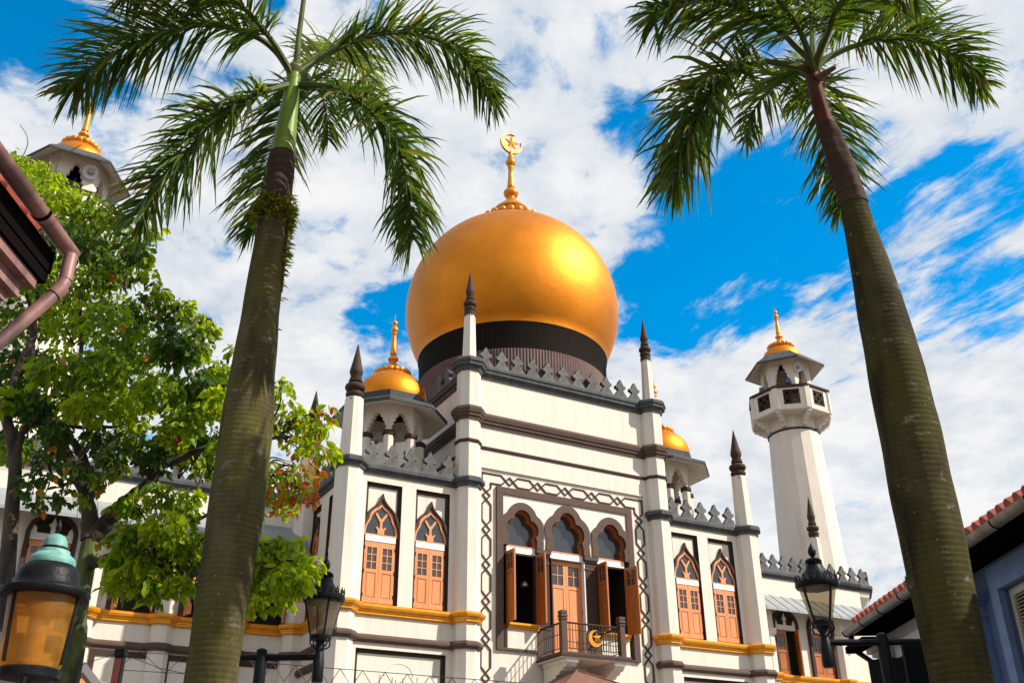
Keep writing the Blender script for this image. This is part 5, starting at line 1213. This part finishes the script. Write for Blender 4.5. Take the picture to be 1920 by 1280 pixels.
def right_house(y0, y1, label, wallm, gut, zE, window, name_extra=None):
    t = thing('shophouse', (7.5, (y0+y1)/2, 0)); O = Matrix.Translation((-7.5, -(y0+y1)/2, 0)); tag(t, label, 'shophouse')
    def fin(b, name, par=t, sm=None, **k):
        b.v = [tuple(O @ Vector(v)) for v in b.v]; return b.build(name, par, smooth=sm, **k)
    b = MB()
    # street wall at X = 5.95 as a sheet with a window opening; local facade x runs along +Y
    Mw = Matrix.Translation((5.95, 0, 0)) @ Matrix.Rotation(R(-90), 4, 'Z')     # (x,y)->(5.95+y, -x)
    ops = [(-w[1], -w[0], w[2], w[3]) for w in window]
    facade(b, -y1, -y0, 0, zE, 0, ops, .18, wallm, wallm, M=Mw)
    b.box(5.951+.2, 10, y0, y1, 0, zE-.01, wallm) if False else None
    b.add([(5.95, y1, 0), (10, y1, 0), (10, y1, zE), (5.95, y1, zE)], [(0, 1, 2, 3)], wallm); b.add([(5.95, y0, 0), (10, y0, 0), (10, y0, zE), (5.95, y0, zE)], [(0, 1, 2, 3)], wallm)
    w_ = fin(b, 'wall', recalc=False)
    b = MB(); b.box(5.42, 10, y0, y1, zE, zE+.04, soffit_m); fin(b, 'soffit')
    b = MB(); half_gutter(b, 5.35, y0, y1, zE+.06, .085, gut, -1)
    y = y0+.4
    while y < y1:
        n = 12; o = [(5.35+.091*cos(pi+pi*k/n), zE+.06+.091*sin(pi+pi*k/n)) for k in range(n+1)]; i_ = [(5.35+.085*cos(pi+pi*k/n), zE+.06+.085*sin(pi+pi*k/n)) for k in range(n+1)]; b.ring(o, i_, y-.012, y+.012, soffit_m, closed=False); y += .85
    fin(b, 'gutter', sm=40)
    b = MB(); tiles(b, 5.40, y0, y1, zE+.10, 1, 3.0, 1.45, .215, tile_red); fin(b, 'roof', sm=50)
    return t, fin, w_
tb, finb, wb = right_house(6.0, 13.25, 'blue shophouse with cream louvred shutters at the right edge', blue_p, gutter_tan, 4.80, [(10.9, 12.05, 2.6, 4.42), (8.2, 9.35, 2.6, 4.42)])
for c in (11.475, 8.775):
    b = MB()
    for e, x in ((.33, 5.925), (.22, 5.895), (.12, 5.87)):
        for (ya, yb, za, zb) in ((c-.575-e, c-.575-e+.11, 2.5, 4.42+e), (c+.575+e-.11, c+.575+e, 2.5, 4.42+e), (c-.575-e+.11, c+.575+e-.11, 4.42+e-.11, 4.42+e)): b.box(x, 5.96, ya, yb, za, zb, blue_l)
    finb(b, 'window_surround')
    b = MB()
    for ya, yb in ((c-.575, c-.50), (c+.50, c+.575), (c-.03, c+.03)): b.box(6.0, 6.06, ya, yb, 2.6, 4.42, frame_m)
    b.box(6.0, 6.06, c-.5, c+.5, 4.34, 4.42, frame_m); b.box(6.001, 6.059, c-.5, c+.5, 3.46, 3.54, frame_m)
    for k in range(42):
        z = 2.62+k*.041
        for ya, yb in ((c-.50, c-.03), (c+.03, c+.50)):
            b.add([(6.01, ya, z), (6.01, yb, z), (6.05, yb, z+.038), (6.05, ya, z+.038)], [(0, 1, 2, 3)], louvre_m)
    finb(b, 'louvred_shutter', recalc=False)
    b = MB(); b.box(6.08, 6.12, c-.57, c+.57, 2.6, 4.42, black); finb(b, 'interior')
for c in (12.85, 10.1):
    b = MB(); b.box(5.84, 5.955, c-.20, c+.20, 0, 4.22, blue_l)
    for e, z0, z1 in ((.03, 4.22, 4.28), (.0, 4.28, 4.38), (.04, 4.38, 4.42), (.08, 4.42, 4.47), (.11, 4.47, 4.54)): b.box(5.84-e, 5.955, c-.20-e, c+.20+e, z0, z1, blue_l)
    finb(b, 'pilaster')
white_wall = mat('white_shophouse_paint', (.52, .47, .43), .65, c2=(.44, .395, .36), nscale=3, stain=((.25, .2, .17), .4), bump=.1)
tw_, finw, ww = right_house(13.3, 16.3, 'off-white shophouse with red tiled eave behind the right palm', white_wall, gutter_grey, 4.70, [(14.55, 15.65, 2.2, 4.25)])
b = MB(); b.box(6.12, 6.16, 14.55, 15.65, 2.2, 4.25, black); finw(b, 'interior')
b = MB()
for e, x in ((.26, 5.92), (.14, 5.89)):
    for (ya, yb, za, zb) in ((14.55-e, 14.55-e+.13, 2.1, 4.25+e), (15.65+e-.13, 15.65+e, 2.1, 4.25+e), (14.55-e+.13, 15.65+e-.13, 4.25+e-.13, 4.25+e)): b.box(x, 5.96, ya, yb, za, zb, white_trim)
finw(b, 'window_surround')
for ya, an in ((15.65, 1), (14.55, -1)):
    b = MB(); M = Matrix.Translation((5.94, ya, 2.2)) @ Matrix.Rotation(R(180-an*22), 4, 'Z')
    b.box(0, .52, -.02, .02, 0, 2.05, iron, M); b.box(.06, .46, -.028, -.021, .1, 1.95, mat('dark_shutter', (.05, .052, .055), .5), M); finw(b, 'shutter')
b = MB(); b.box(5.80, 5.955, 15.95, 16.25, 0, 4.3, white_wall)
for e, z0, z1 in ((.04, 4.3, 4.36), (.09, 4.36, 4.42), (.15, 4.42, 4.50), (.22, 4.50, 4.60)): b.box(5.80-e, 5.955, 15.9, 16.25+e, z0, z1, white_wall)
finw(b, 'pilaster')
b = MB(); pp = [Vector((5.38, 16.2, 4.70)), Vector((5.38, 16.2, 4.48)), Vector((5.85, 15.9, 4.0)), Vector((5.88, 15.88, 0))]; b.tube(pp, .045, 12, iron); b.box(5.28, 5.5, 15.4, 16.28, 4.42, 4.52, soffit_m); finw(b, 'downpipe', sm=40)
